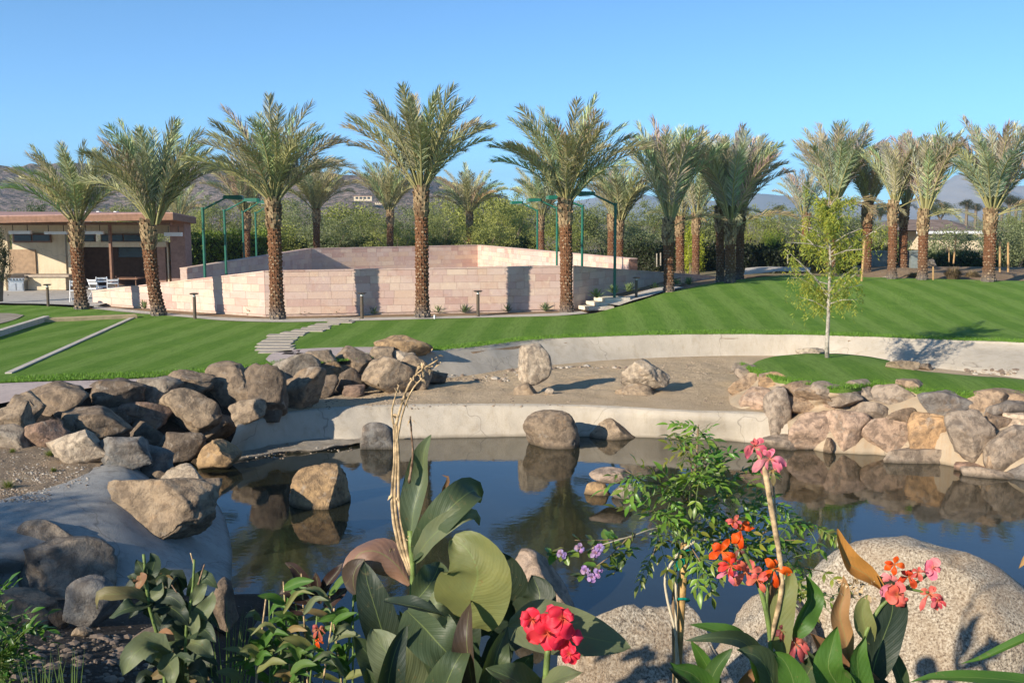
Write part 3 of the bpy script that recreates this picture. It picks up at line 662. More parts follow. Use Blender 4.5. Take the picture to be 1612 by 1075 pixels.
# near boulders
rock(1200, 824, 1800, 1340, GRY, Y=6.3, slope=.42, label='huge speckled granite boulder filling the lower right corner', mat=M['granite'], seed=90, cuts=2, rough=.13, boxy=.3, rot=.3, push=.5, depth=.9, sub=5)
rock(868, 940, 1225, 1300, GRY, Y=5.6, slope=.2, label='rounded granite boulder behind the red canna and the stake', mat=M['granite'], seed=83, cuts=6, rough=.14, boxy=.35, push=.5, sub=5)
rock(1090, 920, 1290, 1330, GRY, Y=6.8, label='pale granite boulder between the rounded one and the huge one', mat=M['granite'], seed=85, cuts=6, rough=.12, push=.5, sub=5)
rock(783, 864, 910, 968, PNK, sink=.2, slope=.35, label='flat tilted tan rock at the water edge behind the red canna', seed=87, cuts=8, rough=.15, boxy=.6, push=.3)
rock(388, 962, 486, 1040, GRY, label='greyish rock half hidden by the low flowering plants', seed=89, push=.4)

# ------------------------------------------------------------------ dry stone wall round the island
wallr = empty('stone_retaining_wall', hit(1380, 700), 'retaining wall of large mortared fieldstones around the grass island', 'stone wall')
island_core.build('mortar', M['mortar'], wallr, smooth=True)
ST = [(1152, 590, 1204, 622, TAN), (1198, 590, 1233, 615, ORG), (1172, 615, 1215, 647, PNK), (1207, 616, 1241, 689, GRY), (1232, 602, 1276, 628, BRN), (1231, 622, 1293, 653, TAN), (1274, 603, 1307, 622, GRY), (1291, 614, 1339, 653, PNK),
 (1334, 602, 1381, 636, GRY), (1245, 652, 1304, 702, PNK), (1203, 689, 1282, 721, GRY), (1304, 651, 1371, 724, PNK), (1343, 634, 1391, 664, GRY), (1363, 661, 1439, 719, PNK), (1382, 608, 1438, 645, GRY), (1396, 643, 1454, 677, BRN),
 (1436, 656, 1499, 714, ORG), (1450, 618, 1520, 656, BLU), (1398, 707, 1509, 745, GRY), (1498, 654, 1558, 735, GRY), (1518, 616, 1577, 653, TAN), (1560, 616, 1622, 640, TAN), (1553, 634, 1626, 658, BLU), (1548, 653, 1598, 683, BRN),
 (1587, 655, 1650, 688, PALE), (1557, 675, 1632, 738, GRY), (1550, 696, 1575, 738, TAN), (1505, 729, 1557, 750, RED), (1524, 737, 1600, 762, GRY), (1592, 735, 1648, 772, BLU), (1493, 653, 1512, 670, TAN), (1620, 618, 1690, 655, GRY),
 (1640, 650, 1710, 700, TAN), (1632, 690, 1700, 745, PNK), (1690, 620, 1770, 670, GRY), (1700, 670, 1770, 735, TAN), (1640, 742, 1720, 785, GRY), (1415, 600, 1452, 618, TAN), (1296, 690, 1310, 712, BRN), (1160, 578, 1196, 598, GRY), (1258, 607, 1312, 634, TAN), (1302, 610, 1350, 640, GRY), (1345, 655, 1366, 672, DRK)]
for i, (x0, y0, x1, y1, c) in enumerate(ST):
    c = tuple(min(1, a * b * 1.05 + .02) for a, b in zip(c, (1.1, 1.0, .93))); mx_, my_ = (x1 - x0) * .12 + 1.5, (y1 - y0) * .11 + 1.5; x0 -= mx_; x1 += mx_; y0 -= my_; y1 += my_
    rock(x0, y0, x1, y1, c, Y=hit((x0 + x1) / 2, (y0 + y1) / 2).y - .22, depth=.6, seed=300 + i, base_w=0, rot=.25, cuts=2 if (y1 - y0) > 1.9 * (x1 - x0) else 11, rough=.15, boxy=.85, push=.5, parent=wallr, name='stone', mat=M['rock'], sub=4)
# pebbles on the sand and the gravel
def pebbles(name, region, n, r0, r1, mats, label=None, seed=1):
    rnd = random.Random(seed); mb = MB(); bm = bmesh.new(); bmesh.ops.create_icosphere(bm, subdivisions=1, radius=1)
    bv = [v.co.copy() for v in bm.verts]; bf = [tuple(v.index for v in f.verts) for f in bm.faces]; bm.free()
    for _ in range(n):
        x0, y0, x1, y1 = region[rnd.randrange(len(region))]
        p = hit(rnd.uniform(x0, x1), rnd.uniform(y0, y1)); r = r0 * (r1 / r0) ** (rnd.random() ** 2.2)
        s = Vector((r * rnd.uniform(.8, 1.5), r * rnd.uniform(.8, 1.4), r * rnd.uniform(.4, .8))); a = rnd.uniform(0, PI)
        R = Matrix.Rotation(a, 3, 'Z'); mb.add([p + R @ Vector((v.x * s.x * rnd.uniform(.85, 1.15), v.y * s.y, v.z * s.z * rnd.uniform(.8, 1.2))) for v in bv], bf, rnd.randrange(len(mats)))
    o = mb.build(name, mats, smooth=False); tag(o, kind='stuff'); o['label'] = label; o['category'] = 'pebbles'; return o
pm = [plain('pebble_tan', (.36, .28, .2), .9), plain('pebble_brown', (.2, .15, .11), .9), plain('pebble_pale', (.45, .4, .33), .8)]
pebbles('pebbles', [(690, 585, 1160, 640), (560, 618, 900, 640), (460, 625, 700, 645), (1000, 565, 1150, 600)], 700, .008, .035, pm[:2] + pm[:1], 'scattered small pebbles on the basin sand', 2)
pebbles('wash_gravel', [(700, 590, 800, 600), (780, 580, 870, 590), (868, 577, 1000, 580), (1520, 581, 1600, 590)], 260, .02, .09, pm, 'coarse gravel line at the foot of the rear basin wall', 3)
pebbles('beach_gravel', [(430, 698, 570, 714), (380, 712, 450, 722)], 120, .008, .03, pm, 'pale gravel on the small beach at the pond wall', 4)
pebbles('bank_gravel', [(0, 985, 330, 1074), (0, 1000, 200, 1074)], 500, .01, .05, [plain('pebble_dark', (.08, .065, .05), .9), pm[1]], 'small dark stones strewn on the shaded near bank', 6)
pebbles('mulch_gravel', [(0, 705, 140, 770), (0, 770, 80, 790), (20, 735, 130, 760)], 900, .008, .022, pm, 'loose gravel covering the left planter', 5)
# ------------------------------------------------------------------ court walls of sandstone blocks
def block_wall(parent, A, B, zb, tA, tB, rowh, bw, seed, joined=None, thick=.3, mat_core=None):
    rnd = random.Random(seed)
    A = Vector((A[0], A[1], 0)); B = Vector((B[0], B[1], 0)); d = (B - A); Ln = d.length; d.normalize()
    nrm = Vector((d.y, -d.x, 0))
    if nrm.dot(A + B) > 0: nrm = -nrm      # faces the camera
    def top(s): return tA + (tB - tA) * s / Ln
    core = MB()
    a, b = A - nrm * .03, B - nrm * .03; a2, b2 = A - nrm * thick, B - nrm * thick
    core.add([(*a.xy, zb - .3), (*b.xy, zb - .3), (*b.xy, tB - .012), (*a.xy, tA - .012), (*a2.xy, zb - .3), (*b2.xy, zb - .3), (*b2.xy, tB - .012), (*a2.xy, tA - .012)],
             [(0, 1, 2, 3), (5, 4, 7, 6), (3, 2, 6, 7), (0, 3, 7, 4), (1, 5, 6, 2), (0, 4, 5, 1)])
    core.build('wall_core', M['core'], parent)
    # cap slabs
    cap = MB(); s = 0
    while s < Ln - .01:
        e = min(Ln, s + rnd.uniform(.9, 1.4)); 
        if Ln - e < .4: e = Ln
        p0, p1 = A + d * (s + .004), A + d * (e - .004); f = nrm * .025; bk = -nrm * (thick + .02)
        cap.add([(*(p0 + f).xy, top(s) - .01), (*(p1 + f).xy, top(e) - .01), (*(p1 + bk).xy, top(e) - .01), (*(p0 + bk).xy, top(s) - .01), (*(p0 + f).xy, top(s) + .035), (*(p1 + f).xy, top(e) + .035), (*(p1 + bk).xy, top(e) + .035), (*(p0 + bk).xy, top(s) + .035)],
                [(3, 2, 1, 0), (4, 5, 6, 7), (0, 1, 5, 4), (1, 2, 6, 5), (2, 3, 7, 6), (3, 0, 4, 7)]); s = e
    cap.build('cap_course', M['block'], parent)
    z = zb; cnt = 0
    while z < max(tA, tB) - .012:
        s = 0
        while s < Ln - .01:
            e = s + bw * rnd.uniform(.55, 1.65)
            if Ln - e < bw * .4: e = Ln
            e = min(e, Ln); j = .003; pr = rnd.uniform(0, .01)
            z0 = z + j; t0 = min(z + rowh - j, top(s + j) - .014); t1 = min(z + rowh - j, top(e - j) - .014)
            if max(t0, t1) > z0 + .03:
                t0 = max(t0, z0 + .004); t1 = max(t1, z0 + .004)
                q = joined or MB(); p0, p1 = A + d * (s + j), A + d * (e - j); f = nrm * pr; bk = -nrm * .04
                q.add([(*(p0 + f).xy, z0), (*(p1 + f).xy, z0), (*(p1 + f).xy, t1), (*(p0 + f).xy, t0), (*(p0 + bk).xy, z0), (*(p1 + bk).xy, z0), (*(p1 + bk).xy, t1), (*(p0 + bk).xy, t0)],
                      [(0, 1, 2, 3), (3, 2, 6, 7), (0, 3, 7, 4), (1, 5, 6, 2), (0, 4, 5, 1)])
                if joined is None: q.build('block', M['block'], parent)
                cnt += 1
            s = e
        z += rowh
    return cnt
cA = at_z(146, 476.5, 0); cB = at_z(418, 494.5, 0); cC = at_z(902, 485.5, 0)
tB_ = at_y(418, 428, cB.y).z; tC_ = at_y(902, 419.5, cC.y).z; tA_ = at_y(146, 459, cA.y).z
fw = empty('court_wall', cB.lerp(cC, .5), 'long pink sandstone block wall in front of the sunken court, behind the five front palms', 'wall')
n1 = block_wall(fw, cA, cB, -.02, tA_, tB_, .262, .54, 1)
n2 = block_wall(fw, cB, cC, -.02, tB_, tC_, .262, .54, 2)
cD = Vector((10.0, 50.0, 0)); n3 = block_wall(fw, cC, cD, -.02, tC_, .49, .262, .8, 3)
rw = empty('rear_court_wall', (-7, 62, 0), 'farther pink sandstone wall closing the back of the court below the hedge', 'wall')
jb = MB(); e0 = at_y(294, 423, 43.0); e1 = at_y(490, 392, 60.0); e2 = at_y(752, 386.5, 66.0); e3 = at_y(993, 408, 44.5)
block_wall(rw, e0, e1, -.6, e0.z, e1.z, .27, .62, 4, jb); block_wall(rw, e1, e2, -.6, e1.z, e2.z, .27, .62, 5, jb); block_wall(rw, e2, e3, -.6, e2.z, e3.z, .27, .62, 6, jb)
jo = jb.build('blocks', M['block'], rw); jo['kind'] = 'stuff'
pb = MB(); pb.box((e3.x + .1, e3.y, (e3.z - .6) / 2), (.34, .4, e3.z + .62)); pb.build('end_post', plain('red_brown_post', (.2, .11, .08)), rw)
mb = MB(); mb.add([(cA.x, cA.y + .5, -.02), (cB.x, cB.y + .5, -.02), (cC.x, cC.y + .5, -.02), (cD.x, cD.y, -.02), (e3.x, e3.y, -.02), (e2.x, e2.y, -.02), (e1.x, e1.y, -.02), (e0.x, e0.y, -.02)], [(0, 1, 2, 3, 4, 5, 6, 7)])
tag(mb.build('court_floor', M['walk']), kind='structure')

# steps beside the right wing
stp = empty('garden_steps', at_z(950, 490, .05), 'three pale stone steps climbing beside the shaded end of the court wall', 'steps')
for k, (x0, x1, yy) in enumerate(((920, 960, 489), (932, 973, 481.5), (945, 985, 475))):
    z0 = .0 + k * .13; p = at_z(x0, yy, z0); q = at_z(x1, yy - 1.5, z0)
    mb = MB(); c = (p + q) / 2; mb.box((c.x, c.y + .45, z0 + .055), ((q - p).length, .85, .13), math.atan2(q.y - p.y, q.x - p.x)); mb.build('step', M['stonestep'], stp)
# curbs of the sunken lawn court on the left
def curb(name, pts, w, h, mat, label):
    P = [at_z(x, y, 0) for x, y in pts]; mb = MB()
    for a, b in zip(P, P[1:]):
        d = (b - a); mb.box(((a.x + b.x) / 2, (a.y + b.y) / 2, h / 2 - .03), (d.length + w * .5, w, h + .06), math.atan2(d.y, d.x))
    o = mb.build(name, mat); return tag(o, label, 'curb')
curb('lawn_curb', [(14, 588), (211, 499.5)], .14, .03, M['walk'], 'thin concrete strip running diagonally across the left lawn')
curb('timber_curb', [(74, 506), (208, 500)], .5, .1, plain('tan_board', (.5, .38, .22), .8), 'tan board across the far end of the sunken lawn court')
curb('low_wall', [(-120, 566), (73, 505)], .18, .16, M['walk'], 'low retaining curb with a dark inner face at the left edge of the lawn')
# stepping stones from the walkway to the concrete pad
ssp = empty('stepping_stone_path', at_z(470, 530, 0), 'curving stepping stone path of long pale slabs crossing the lawn', 'path')
rows = [(546, 501.5, 34), (538, 504.5, 38), (530, 507.5, 38), (520, 510.5, 42), (508, 513.8, 44), (495, 517.2, 46), (481, 520.6, 50), (467, 524.2, 52), (455, 528, 54), (446, 532, 56), (439, 536.2, 58), (435, 540.6, 58), (434, 545.2, 60), (438, 550, 62), (448, 554.5, 66), (462, 558, 74)]
for i, (x, y, w) in enumerate(rows):
    p = at_z(x, y, .0); W_ = w * p.y / FOC; nxt = at_z(*rows[min(i + 1, len(rows) - 1)][:2], 0); prv = at_z(*rows[max(i - 1, 0)][:2], 0); dd = abs(nxt.y - prv.y) / (2 if 0 < i < len(rows) - 1 else 1)
    rnd = random.Random(i); mb = MB(); dp = max(.25, dd * .8)
    mb.box((p.x + rnd.uniform(-.16, .16), p.y, .0), (W_ * rnd.uniform(.74, 1.1), dp * rnd.uniform(.86, 1.0), .05), rnd.uniform(-.13, .13), 0, .97); mb.build('paving_slab', M['slab'], ssp)

# ------------------------------------------------------------------ green court lights, bollards
def court_light(base_px, D, ytop, head, tilt, label):
    p = at_y(base_px, ytop, D); h = at_y(head[0], head[1], D)
    o = empty('court_light', (p.x, p.y, 0), label, 'lamp post', 'green court light poles')
    mb = MB(); mb.tube([(p.x, p.y, -.6), (p.x, p.y, p.z)], .055, 12); mb.tube([(p.x, p.y, p.z - .04), (p.x, p.y, p.z + .03)], .075, 12); mb.build('pole', M['greenpaint'], o, smooth=False)
    s = 1 if h.x > p.x else -1
    mb = MB(); mb.tube([(p.x, p.y, p.z - .05), (p.x + s * .1, p.y, p.z + .0), (h.x - s * .28, p.y, h.z - .02)], [.04, .04, .032], 10); mb.build('arm', M['greenpaint'], o)
    mb = MB(); w, t = .74, .2; pts = []
    for (ux, tw, tz, bz) in ((-.5, .5, .03, -.03), (-.42, .8, .075, -.06), (.35, 1, .08, -.085), (.5, .8, .04, -.08)):
        for sy in (-1, 1): pts += [(h.x + s * ux * w, h.y + sy * .17 * tw, h.z + tz), (h.x + s * ux * w, h.y + sy * .17 * tw, h.z + bz)]
    f = []
    for i in range(3):
        a, b = i * 4, i * 4 + 4; f += [(a, a + 2, b + 2, b), (a + 1, b + 1, b + 3, a + 3), (a, b, b + 1, a + 1), (a + 2, a + 3, b + 3, b + 2)]
    f += [(0, 1, 3, 2), (12, 14, 15, 13)]
    mb.add(pts, f); mb.build('lamp_head', M['greenpaint'], o)
    mb = MB(); mb.box((h.x + s * .02, h.y, h.z - .095), (.4, .22, .02)); mb.build('lamp_lens', M['lens'], o)
court_light(319, 38, 328, (367, 311), 1, 'nearest green light pole of the left row, foremost, head leaning right')
court_light(353, 45.5, 331, (396, 315), 1, 'second green light pole of the left row')
court_light(382, 52, 333, (417, 318), 1, 'third green light pole of the left row just left of the third front palm')
court_light(402, 58, 335, (433, 322), 1, 'farthest green light pole of the left row, partly behind the third front palm')
court_light(969, 38, 321, (921, 305), -1, 'tallest green light pole at the right, standing over the shaded wall end')
court_light(917, 43.4, 324, (873, 311), -1, 'green light pole just right of the fifth front palm')
court_light(877, 50, 327, (841, 315), -1, 'green light pole just left of the fifth front palm')
court_light(846, 57, 331, (813, 319), -1, 'smallest green light pole of the right row, leftmost')
def bollard(x, yb, yt, label):
    b = hit(x, yb); Hh = (yb - yt) * b.y / FOC
    o = empty('bollard_light', b, label, 'bollard light', 'bronze bollard lights along the walkway')
    mb = MB(); mb.tube([b - Vector((0, 0, .1)), b + Vector((0, 0, Hh - .12))], .055, 12); mb.build('post', M['bronze'], o)
    mb = MB(); mb.tube([b + Vector((0, 0, Hh - .125)), b + Vector((0, 0, Hh - .03))], [.05, .035], 10); mb.build('lamp_glass', M['lens'], o)
    mb = MB(); mb.tube([b + Vector((0, 0, Hh - .05)), b + Vector((0, 0, Hh - .015)), b + Vector((0, 0, Hh))], [.12, .165, .1], 16); mb.build('cap', M['bronze'], o)
bollard(76, 482, 447, 'bronze bollard light in front of the patio at the far left')
bollard(307, 502, 461, 'bronze bollard light between the second and third front palms')
bollard(570, 501.5, 460, 'bronze bollard light between the third and fourth front palms')
bollard(752.5, 498, 457, 'bronze bollard light in front of a palm trunk shadow on the wall')
bollard(1001.5, 474.5, 436, 'bronze bollard light at the top of the garden steps')
mb = MB(); p = at_z(684, 502, 0); mb.tube([p, p + Vector((0, 0, .13))], .03, 8); tag(mb.build('sprinkler_head', M['white']), 'little white irrigation stub beside the fourth front palm', 'sprinkler')

# ------------------------------------------------------------------ date palms
def frond_mesh(seed, droop, n=62, wide=1.0):
    rnd = random.Random(seed); mb = MB(); N = 14; P = []; T = []; th = 0; p = Vector((0, 0, 0)); twist = rnd.uniform(-.25, .25)
    for i in range(N + 1):
        s = i / N; th = -droop * s ** 1.6; t = Vector((math.cos(th), twist * s * .4, math.sin(th))).normalized(); P.append(p.copy()); T.append(t); p = p + t / N
    mb.tube(P, [.0095 * (1 - .8 * i / N) + .0015 for i in range(N + 1)], 5, 1, cap=False)
    for i in range(n):
        s = .2 + .8 * (i + rnd.random() * .5) / n; k = min(N - 1, int(s * N)); f = s * N - k; b = P[k].lerp(P[k + 1], f); t = T[k]
        side = Vector((0, 0, 1)).cross(t).normalized(); up = t.cross(side).normalized()
        for sg in (-1, 1):
            ln = (.175 * math.sin(PI * min(1, (s - .1) / .95)) ** .55 + .02) * rnd.uniform(.8, 1.12) * wide
            if s > .93: ln *= .8
            fa = math.radians(50 - 24 * s + rnd.uniform(-9, 9)); ra = math.radians(rnd.choice((-12, 22, 50)) + rnd.uniform(-10, 10))
            d = (t * math.cos(fa) + (side * sg * math.cos(ra) + up * math.sin(ra)) * math.sin(fa)).normalized()
            w = d.cross(up * math.cos(ra) - side * sg * math.sin(ra)); w = w.normalized() * .0048 * rnd.uniform(.8, 1.2)
            m_ = b + d * ln * .5; e = b + d * ln - Vector((0, 0, 1)) * ln * rnd.uniform(.03, .2)
            mb.add([b - w * .6, b + w * .6, m_ + w, m_ - w, e], [(0, 1, 2, 3), (3, 2, 4)], 0)
    return mb.mesh('frond', [M['frond'], M['rachis']])
FR = [frond_mesh(100 + i, d) for i, d in enumerate((.2, .4, .6, .8, 1.05, 1.3, 1.6))]
def palm(base, x_top, y_top, y_crown, spread, label, group=None, D=None, n=44, trunkw=.44, fcol=(.17, .2, .1), dark=False, seed=0, yb_vis=None, lean=0, skip_scales=False):
    rnd = random.Random(seed + int(x_top)); 
    if D is None: b = hit(*base); D = b.y
    else:
        b = at_y(base[0], base[1], D); b.z = min(b.z, 1.2)
        b.z = gz(b.x, b.y) if True else b.z
    top = at_y(x_top, y_top, D); Ht = top.z - b.z
    o = empty('date_palm', b, label, 'palm tree', group or 'date palms')
    Lf = (y_top - y_crown) * D / FOC * .95; S = spread * .92 * D / FOC
    # trunk
    mb = MB(); rings = 14; ax = [b.lerp(top, i / rings) - Vector((0, 0, .15 if i == 0 else 0)) for i in range(rings + 1)]
    for i in range(rings + 1): ax[i].x += lean * math.sin(PI * i / rings)
    r0 = trunkw / 2
    rad = [r0 * (1.04 + .3 * max(0, 1 - i / rings * 6) ** 2) * .86 for i in range(rings + 1)]
    mb.tube(ax, rad, 18, 0)
    def axis_at(z):
        f = min(.9999, max(0, (z - b.z) / Ht)) * rings; k = int(f); return ax[k].lerp(ax[k + 1], f - k), rad[k] + (rad[k + 1] - rad[k]) * (f - k)
    rowz = .115; na = 9; zt = top.z - .75; z = b.z - .02; r_i = 0
    while z < zt and not skip_scales:
        for a in range(na):
            an = 2 * PI * (a + .5 * (r_i % 2)) / na + rnd.uniform(-.06, .06); c, r = axis_at(z); hw = PI / na * .92; pr = rnd.uniform(.02, .05) * trunkw / .44; z0 = z - .03; z1 = z + rowz * rnd.uniform(.8, 1.05)
            def pt(a_, rr, zz): return (c.x + math.cos(a_) * rr, c.y + math.sin(a_) * rr, zz)
            mb.add([pt(an - hw * .45, r, z0), pt(an + hw * .45, r, z0), pt(an + hw, r + .005, (z0 + z1) / 2), pt(an + hw * .5, r + pr * 1.15, z1), pt(an - hw * .5, r + pr * 1.15, z1), pt(an - hw, r + .005, (z0 + z1) / 2),
                    pt(an + hw * .38, r, z1 + pr * 1.3), pt(an - hw * .38, r, z1 + pr * 1.3)],
                   [(0, 1, 2, 3, 4, 5), (4, 3, 6, 7)[::1]], 0)
            mb.m[-1] = 1 if rnd.random() < .55 else 0
            mb.add([pt(an + hw, r + .005, (z0 + z1) / 2), pt(an + hw * .5, r + pr * 1.15, z1), pt(an + hw * .38, r, z1 + pr * 1.3), pt(an - hw, r + .005, (z0 + z1) / 2), pt(an - hw * .5, r + pr * 1.15, z1), pt(an - hw * .38, r, z1 + pr * 1.3)], [(0, 2, 1), (3, 4, 5)], 0)
        z += rowz; r_i += 1
    mb.build('trunk', [M['trunk'], M['scar']], o)
    # boot section
    mb = MB(); z = top.z - .85; mb.tube([(top.x, top.y, top.z - .85), (top.x, top.y, top.z - .4), (top.x, top.y, top.z + .12)], [r0 * .9, r0 * 1.05, r0 * .7], 14, 1)
    r_i = 0
    while z < top.z + .05:
        for a in range(8):
            an = 2 * PI * (a + .5 * (r_i % 2)) / 8 + rnd.uniform(-.12, .12); c = Vector((top.x, top.y, 0)); r = r0 * (1.0 + .08 * math.sin((z - top.z + .85) * 3)); hw = .3; pr = rnd.uniform(.03, .085); z1 = z + rnd.uniform(.13, .22)
            def pt(a_, rr, zz): return (c.x + math.cos(a_) * rr, c.y + math.sin(a_) * rr, zz)
            mb.add([pt(an - hw, r * .93, z - .05), pt(an + hw, r * .93, z - .05), pt(an + hw * .7, r + pr, z1), pt(an - hw * .7, r + pr, z1), pt(an + hw * .6, r * .85, z1 + .03), pt(an - hw * .6, r * .85, z1 + .03)],
                   [(0, 1, 2, 3), (3, 2, 4, 5), (1, 4, 2), (0, 3, 5)], 0 if rnd.random() < .75 else 1)
        z += .12; r_i += 1
    mb.build('leaf_boots', [M['boot'], M['fibre']], o)
    # fronds
    thm = math.asin(min(.97, S / Lf)); 
    for i in range(n):
        u = (i + .5) / n; th = .05 + (thm * 1.0 - .05) * u ** .55 + rnd.uniform(-.07, .07); az = i * 2.39996 + rnd.uniform(-.25, .25)
        fm = FR[min(6, max(0, int(rnd.uniform(.5, 2.6) + u * 3.8 * min(1, thm / .75))))]
        ob = link('frond', fm, o, None, tuple(c * rnd.uniform(.8, 1.2) for c in fcol))
        L_ = Lf * rnd.uniform(.84, 1.04) * (1.0 if u < .6 else 1.0 - .08 * (u - .6))
        Rm = Matrix.Rotation(az, 4, 'Z') @ Matrix.Rotation(-(PI / 2 - th), 4, 'Y') @ Matrix.Rotation(rnd.uniform(-.35, .35), 4, 'X')
        ob.matrix_local = Matrix.Translation(Vector((math.cos(az) * r0 * .55, math.sin(az) * r0 * .55, Ht - .05 + (1 - u) * .28))) @ Rm @ Matrix.Scale(L_, 4)
    for k in range(rnd.choice((1, 2)) if group == GR else 0):
        az = rnd.uniform(-PI, 0) if k else rnd.choice((-.3, PI + .3)); ob = link('frond', FR[rnd.choice((4, 5, 6))], o, None, rnd.choice(((.42, .4, .27), (.36, .28, .17), (.34, .35, .2))))
        ob.matrix_local = Matrix.Translation(Vector((math.cos(az) * r0 * .7, math.sin(az) * r0 * .7, Ht - .15))) @ Matrix.Rotation(az, 4, 'Z') @ Matrix.Rotation(-(PI / 2 - rnd.uniform(.95, 1.35)), 4, 'Y') @ Matrix.Scale(Lf * rnd.uniform(.5, .72), 4)
    return o
FC = (.35, .365, .22)
GR = 'upright date palms along the crest of the lawn mound'
GF = 'five date palms in front of the court wall'
palm((129, 486.5), 120, 352, 215, 92, 'leftmost front date palm with a slightly leaning trunk beside the patio', GF, n=34, fcol=FC, lean=-.05, seed=1)
palm((250, 496.5), 233, 352, 186, 94, 'front date palm leaning left in front of the right end of the pavilion', GF, n=42, fcol=FC, lean=-.08, seed=2)
palm((437, 502), 430, 318, 160, 112, 'third front date palm, wide crown above the left row of green lights', GF, n=42, fcol=FC, seed=3)
palm((665, 499.5), 663, 300, 136, 100, 'tallest front date palm in the middle of the wall', GF, n=40, fcol=FC, seed=4)
palm((892, 496), 890, 318, 156, 108, 'fifth front date palm standing at the corner of the shaded wall', GF, n=41, fcol=FC, seed=5)
GB = 'date palms behind the court'
PB = [((388, 420), 388, 338, 238, 56, 62, 38, 'date palm behind the court showing between the second and third front palms'),
 ((498, 395), 498, 332, 245, 58, 66, 40, 'date palm behind the court right of the third front palm'),
 ((614, 392), 614, 335, 243, 52, 68, 40, 'date palm behind the court left of the tallest front palm'),
 ((739, 390), 739, 336, 260, 54, 72, 40, 'date palm behind the court right of the tallest front palm'),
 ((853, 397), 851, 342, 260, 46, 66, 38, 'date palm behind the court partly hidden by the fifth front palm'),
 ((975, 412), 975, 352, 247, 55, 56, 44, 'date palm with paired trunks behind the tallest light pole'),
 ((962, 412), 963, 340, 262, 40, 60, 22, 'dark-trunked date palm close behind the tallest light pole'),
 ((285, 420), 285, 345, 285, 42, 60, 26, 'low date palm crown showing over the right end of the pavilion roof')]
for b_, xt, yt, yc, sp, D_, n_, lab in PB: palm(b_, xt, yt, yc, sp, lab, GB, D=D_, n=int(n_ * .8), fcol=(.4, .4, .24), seed=9)
GR = 'upright date palms along the crest of the lawn mound'
PR = [((1053, 457), 1052, 350, 192, 50, 40.0, 46, .40, 'slim upright date palm left of the palm cluster on the mound, lit trunk'),
 ((1071, 432), 1070, 345, 255, 42, 52, 20, .42, 'dark trunked date palm directly behind the slim upright one'),
 ((1095, 432), 1096, 342, 250, 42, 50, 28, .36, 'short slender date palm between the slim upright one and the three-palm cluster'),
 ((1134, 440), 1133, 332, 208, 48, 43.5, 34, .34, 'left palm of the tight three-palm cluster'),
 ((1149, 440), 1150, 352, 204, 60, 42.5, 42, .40, 'dark middle palm of the tight three-palm cluster'),
 ((1164, 438), 1166, 335, 212, 62, 44.5, 38, .34, 'right palm of the tight three-palm cluster'),
 ((1309, 440), 1307, 322, 192, 60, 44.5, 46, .42, 'tall date palm whose crown rises above the young tree'),
 ((1262, 440), 1270, 340, 262, 38, 58, 22, .40, 'smaller palm crown hanging left behind the tall one over the young tree'),
 ((1363, 440), 1366, 325, 232, 40, 46, 34, .42, 'shaded date palm right of the young tree beside a leaning stake'),
 ((1404, 440), 1406, 322, 216, 36, 42.5, 36, .36, 'slender date palm left of the low tiled roof'),
 ((1421, 438), 1423, 328, 222, 34, 48, 26, .38, 'dark date palm tucked behind the slender one'),
 ((1452, 441), 1454, 336, 203, 40, 42, 40, .38, 'date palm in front of the tiled roof with tied-up fronds'),
 ((1556, 443), 1560, 334, 184, 78, 41, 52, .46, 'rightmost large date palm with a patterned trunk')]
for b_, xt, yt, yc, sp, D_, n_, tw, lab in PR: palm(b_, xt, yt, yc, sp * .98, lab, GR, D=D_, n=int(n_ * .82), trunkw=tw, fcol=(.43, .43, .31), seed=13)

# ------------------------------------------------------------------ agaves
def agave_mesh(seed):
    rnd = random.Random(seed); mb = MB()
    for i in range(30):
        az = i * 2.4 + rnd.uniform(-.2, .2); el = math.radians(10 + 75 * (i / 30) ** .9 + rnd.uniform(-6, 6)); L_ = rnd.uniform(.33, .45) * (1 - .2 * i / 30)
        d = Vector((math.cos(az) * math.cos(el), math.sin(az) * math.cos(el), math.sin(el))); s_ = Vector((-math.sin(az), math.cos(az), 0)); b = Vector((0, 0, .02)) + d * .03; n_ = d.cross(s_)
        w = .032; q = [b - s_ * w * .7, b - n_ * .006, b + s_ * w * .7, b + d * L_ * .4 - s_ * w, b + d * L_ * .4 - n_ * -.012, b + d * L_ * .4 + s_ * w, b + d * L_ + Vector((0, 0, -.02))]
        mb.add(q, [(0, 1, 4, 3), (1, 2, 5, 4), (3, 4, 6), (4, 5, 6)])
    return mb.mesh('agave', M['leaf'])
AG = [agave_mesh(i) for i in range(3)]
AP = [(197, 481.5, 'at the foot of the sloping wall, leftmost'), (227, 486, 'left of the leaning second palm'), (264, 487.5, 'right of the leaning second palm'), (362, 493.8, 'between the bollard and the third palm, left of two'), (395, 496.5, 'just left of the third palm, right of two'), (479, 497, 'just right of the third palm'),
      (530, 496, 'in a palm trunk shadow on the wall'), (588, 495.5, 'right of the middle bollard'), (689, 493.5, 'just right of the tallest front palm'), (731, 493, 'left of the bollard in the trunk shadow'), (799, 491.5, 'on the sunny stretch right of the trunk shadow'), (858, 490.5, 'just left of the fifth front palm')]
for i, (x, y, w) in enumerate(AP):
    p = hit(x, y); o = link('agave', AG[i % 3], None, p, (.2, .26, .15)); o.scale = (1.05,) * 3; o.rotation_euler = (0, 0, i * 1.7); tag(o, 'spiky grey-green agave ' + w, 'agave', 'agaves planted along the court wall')
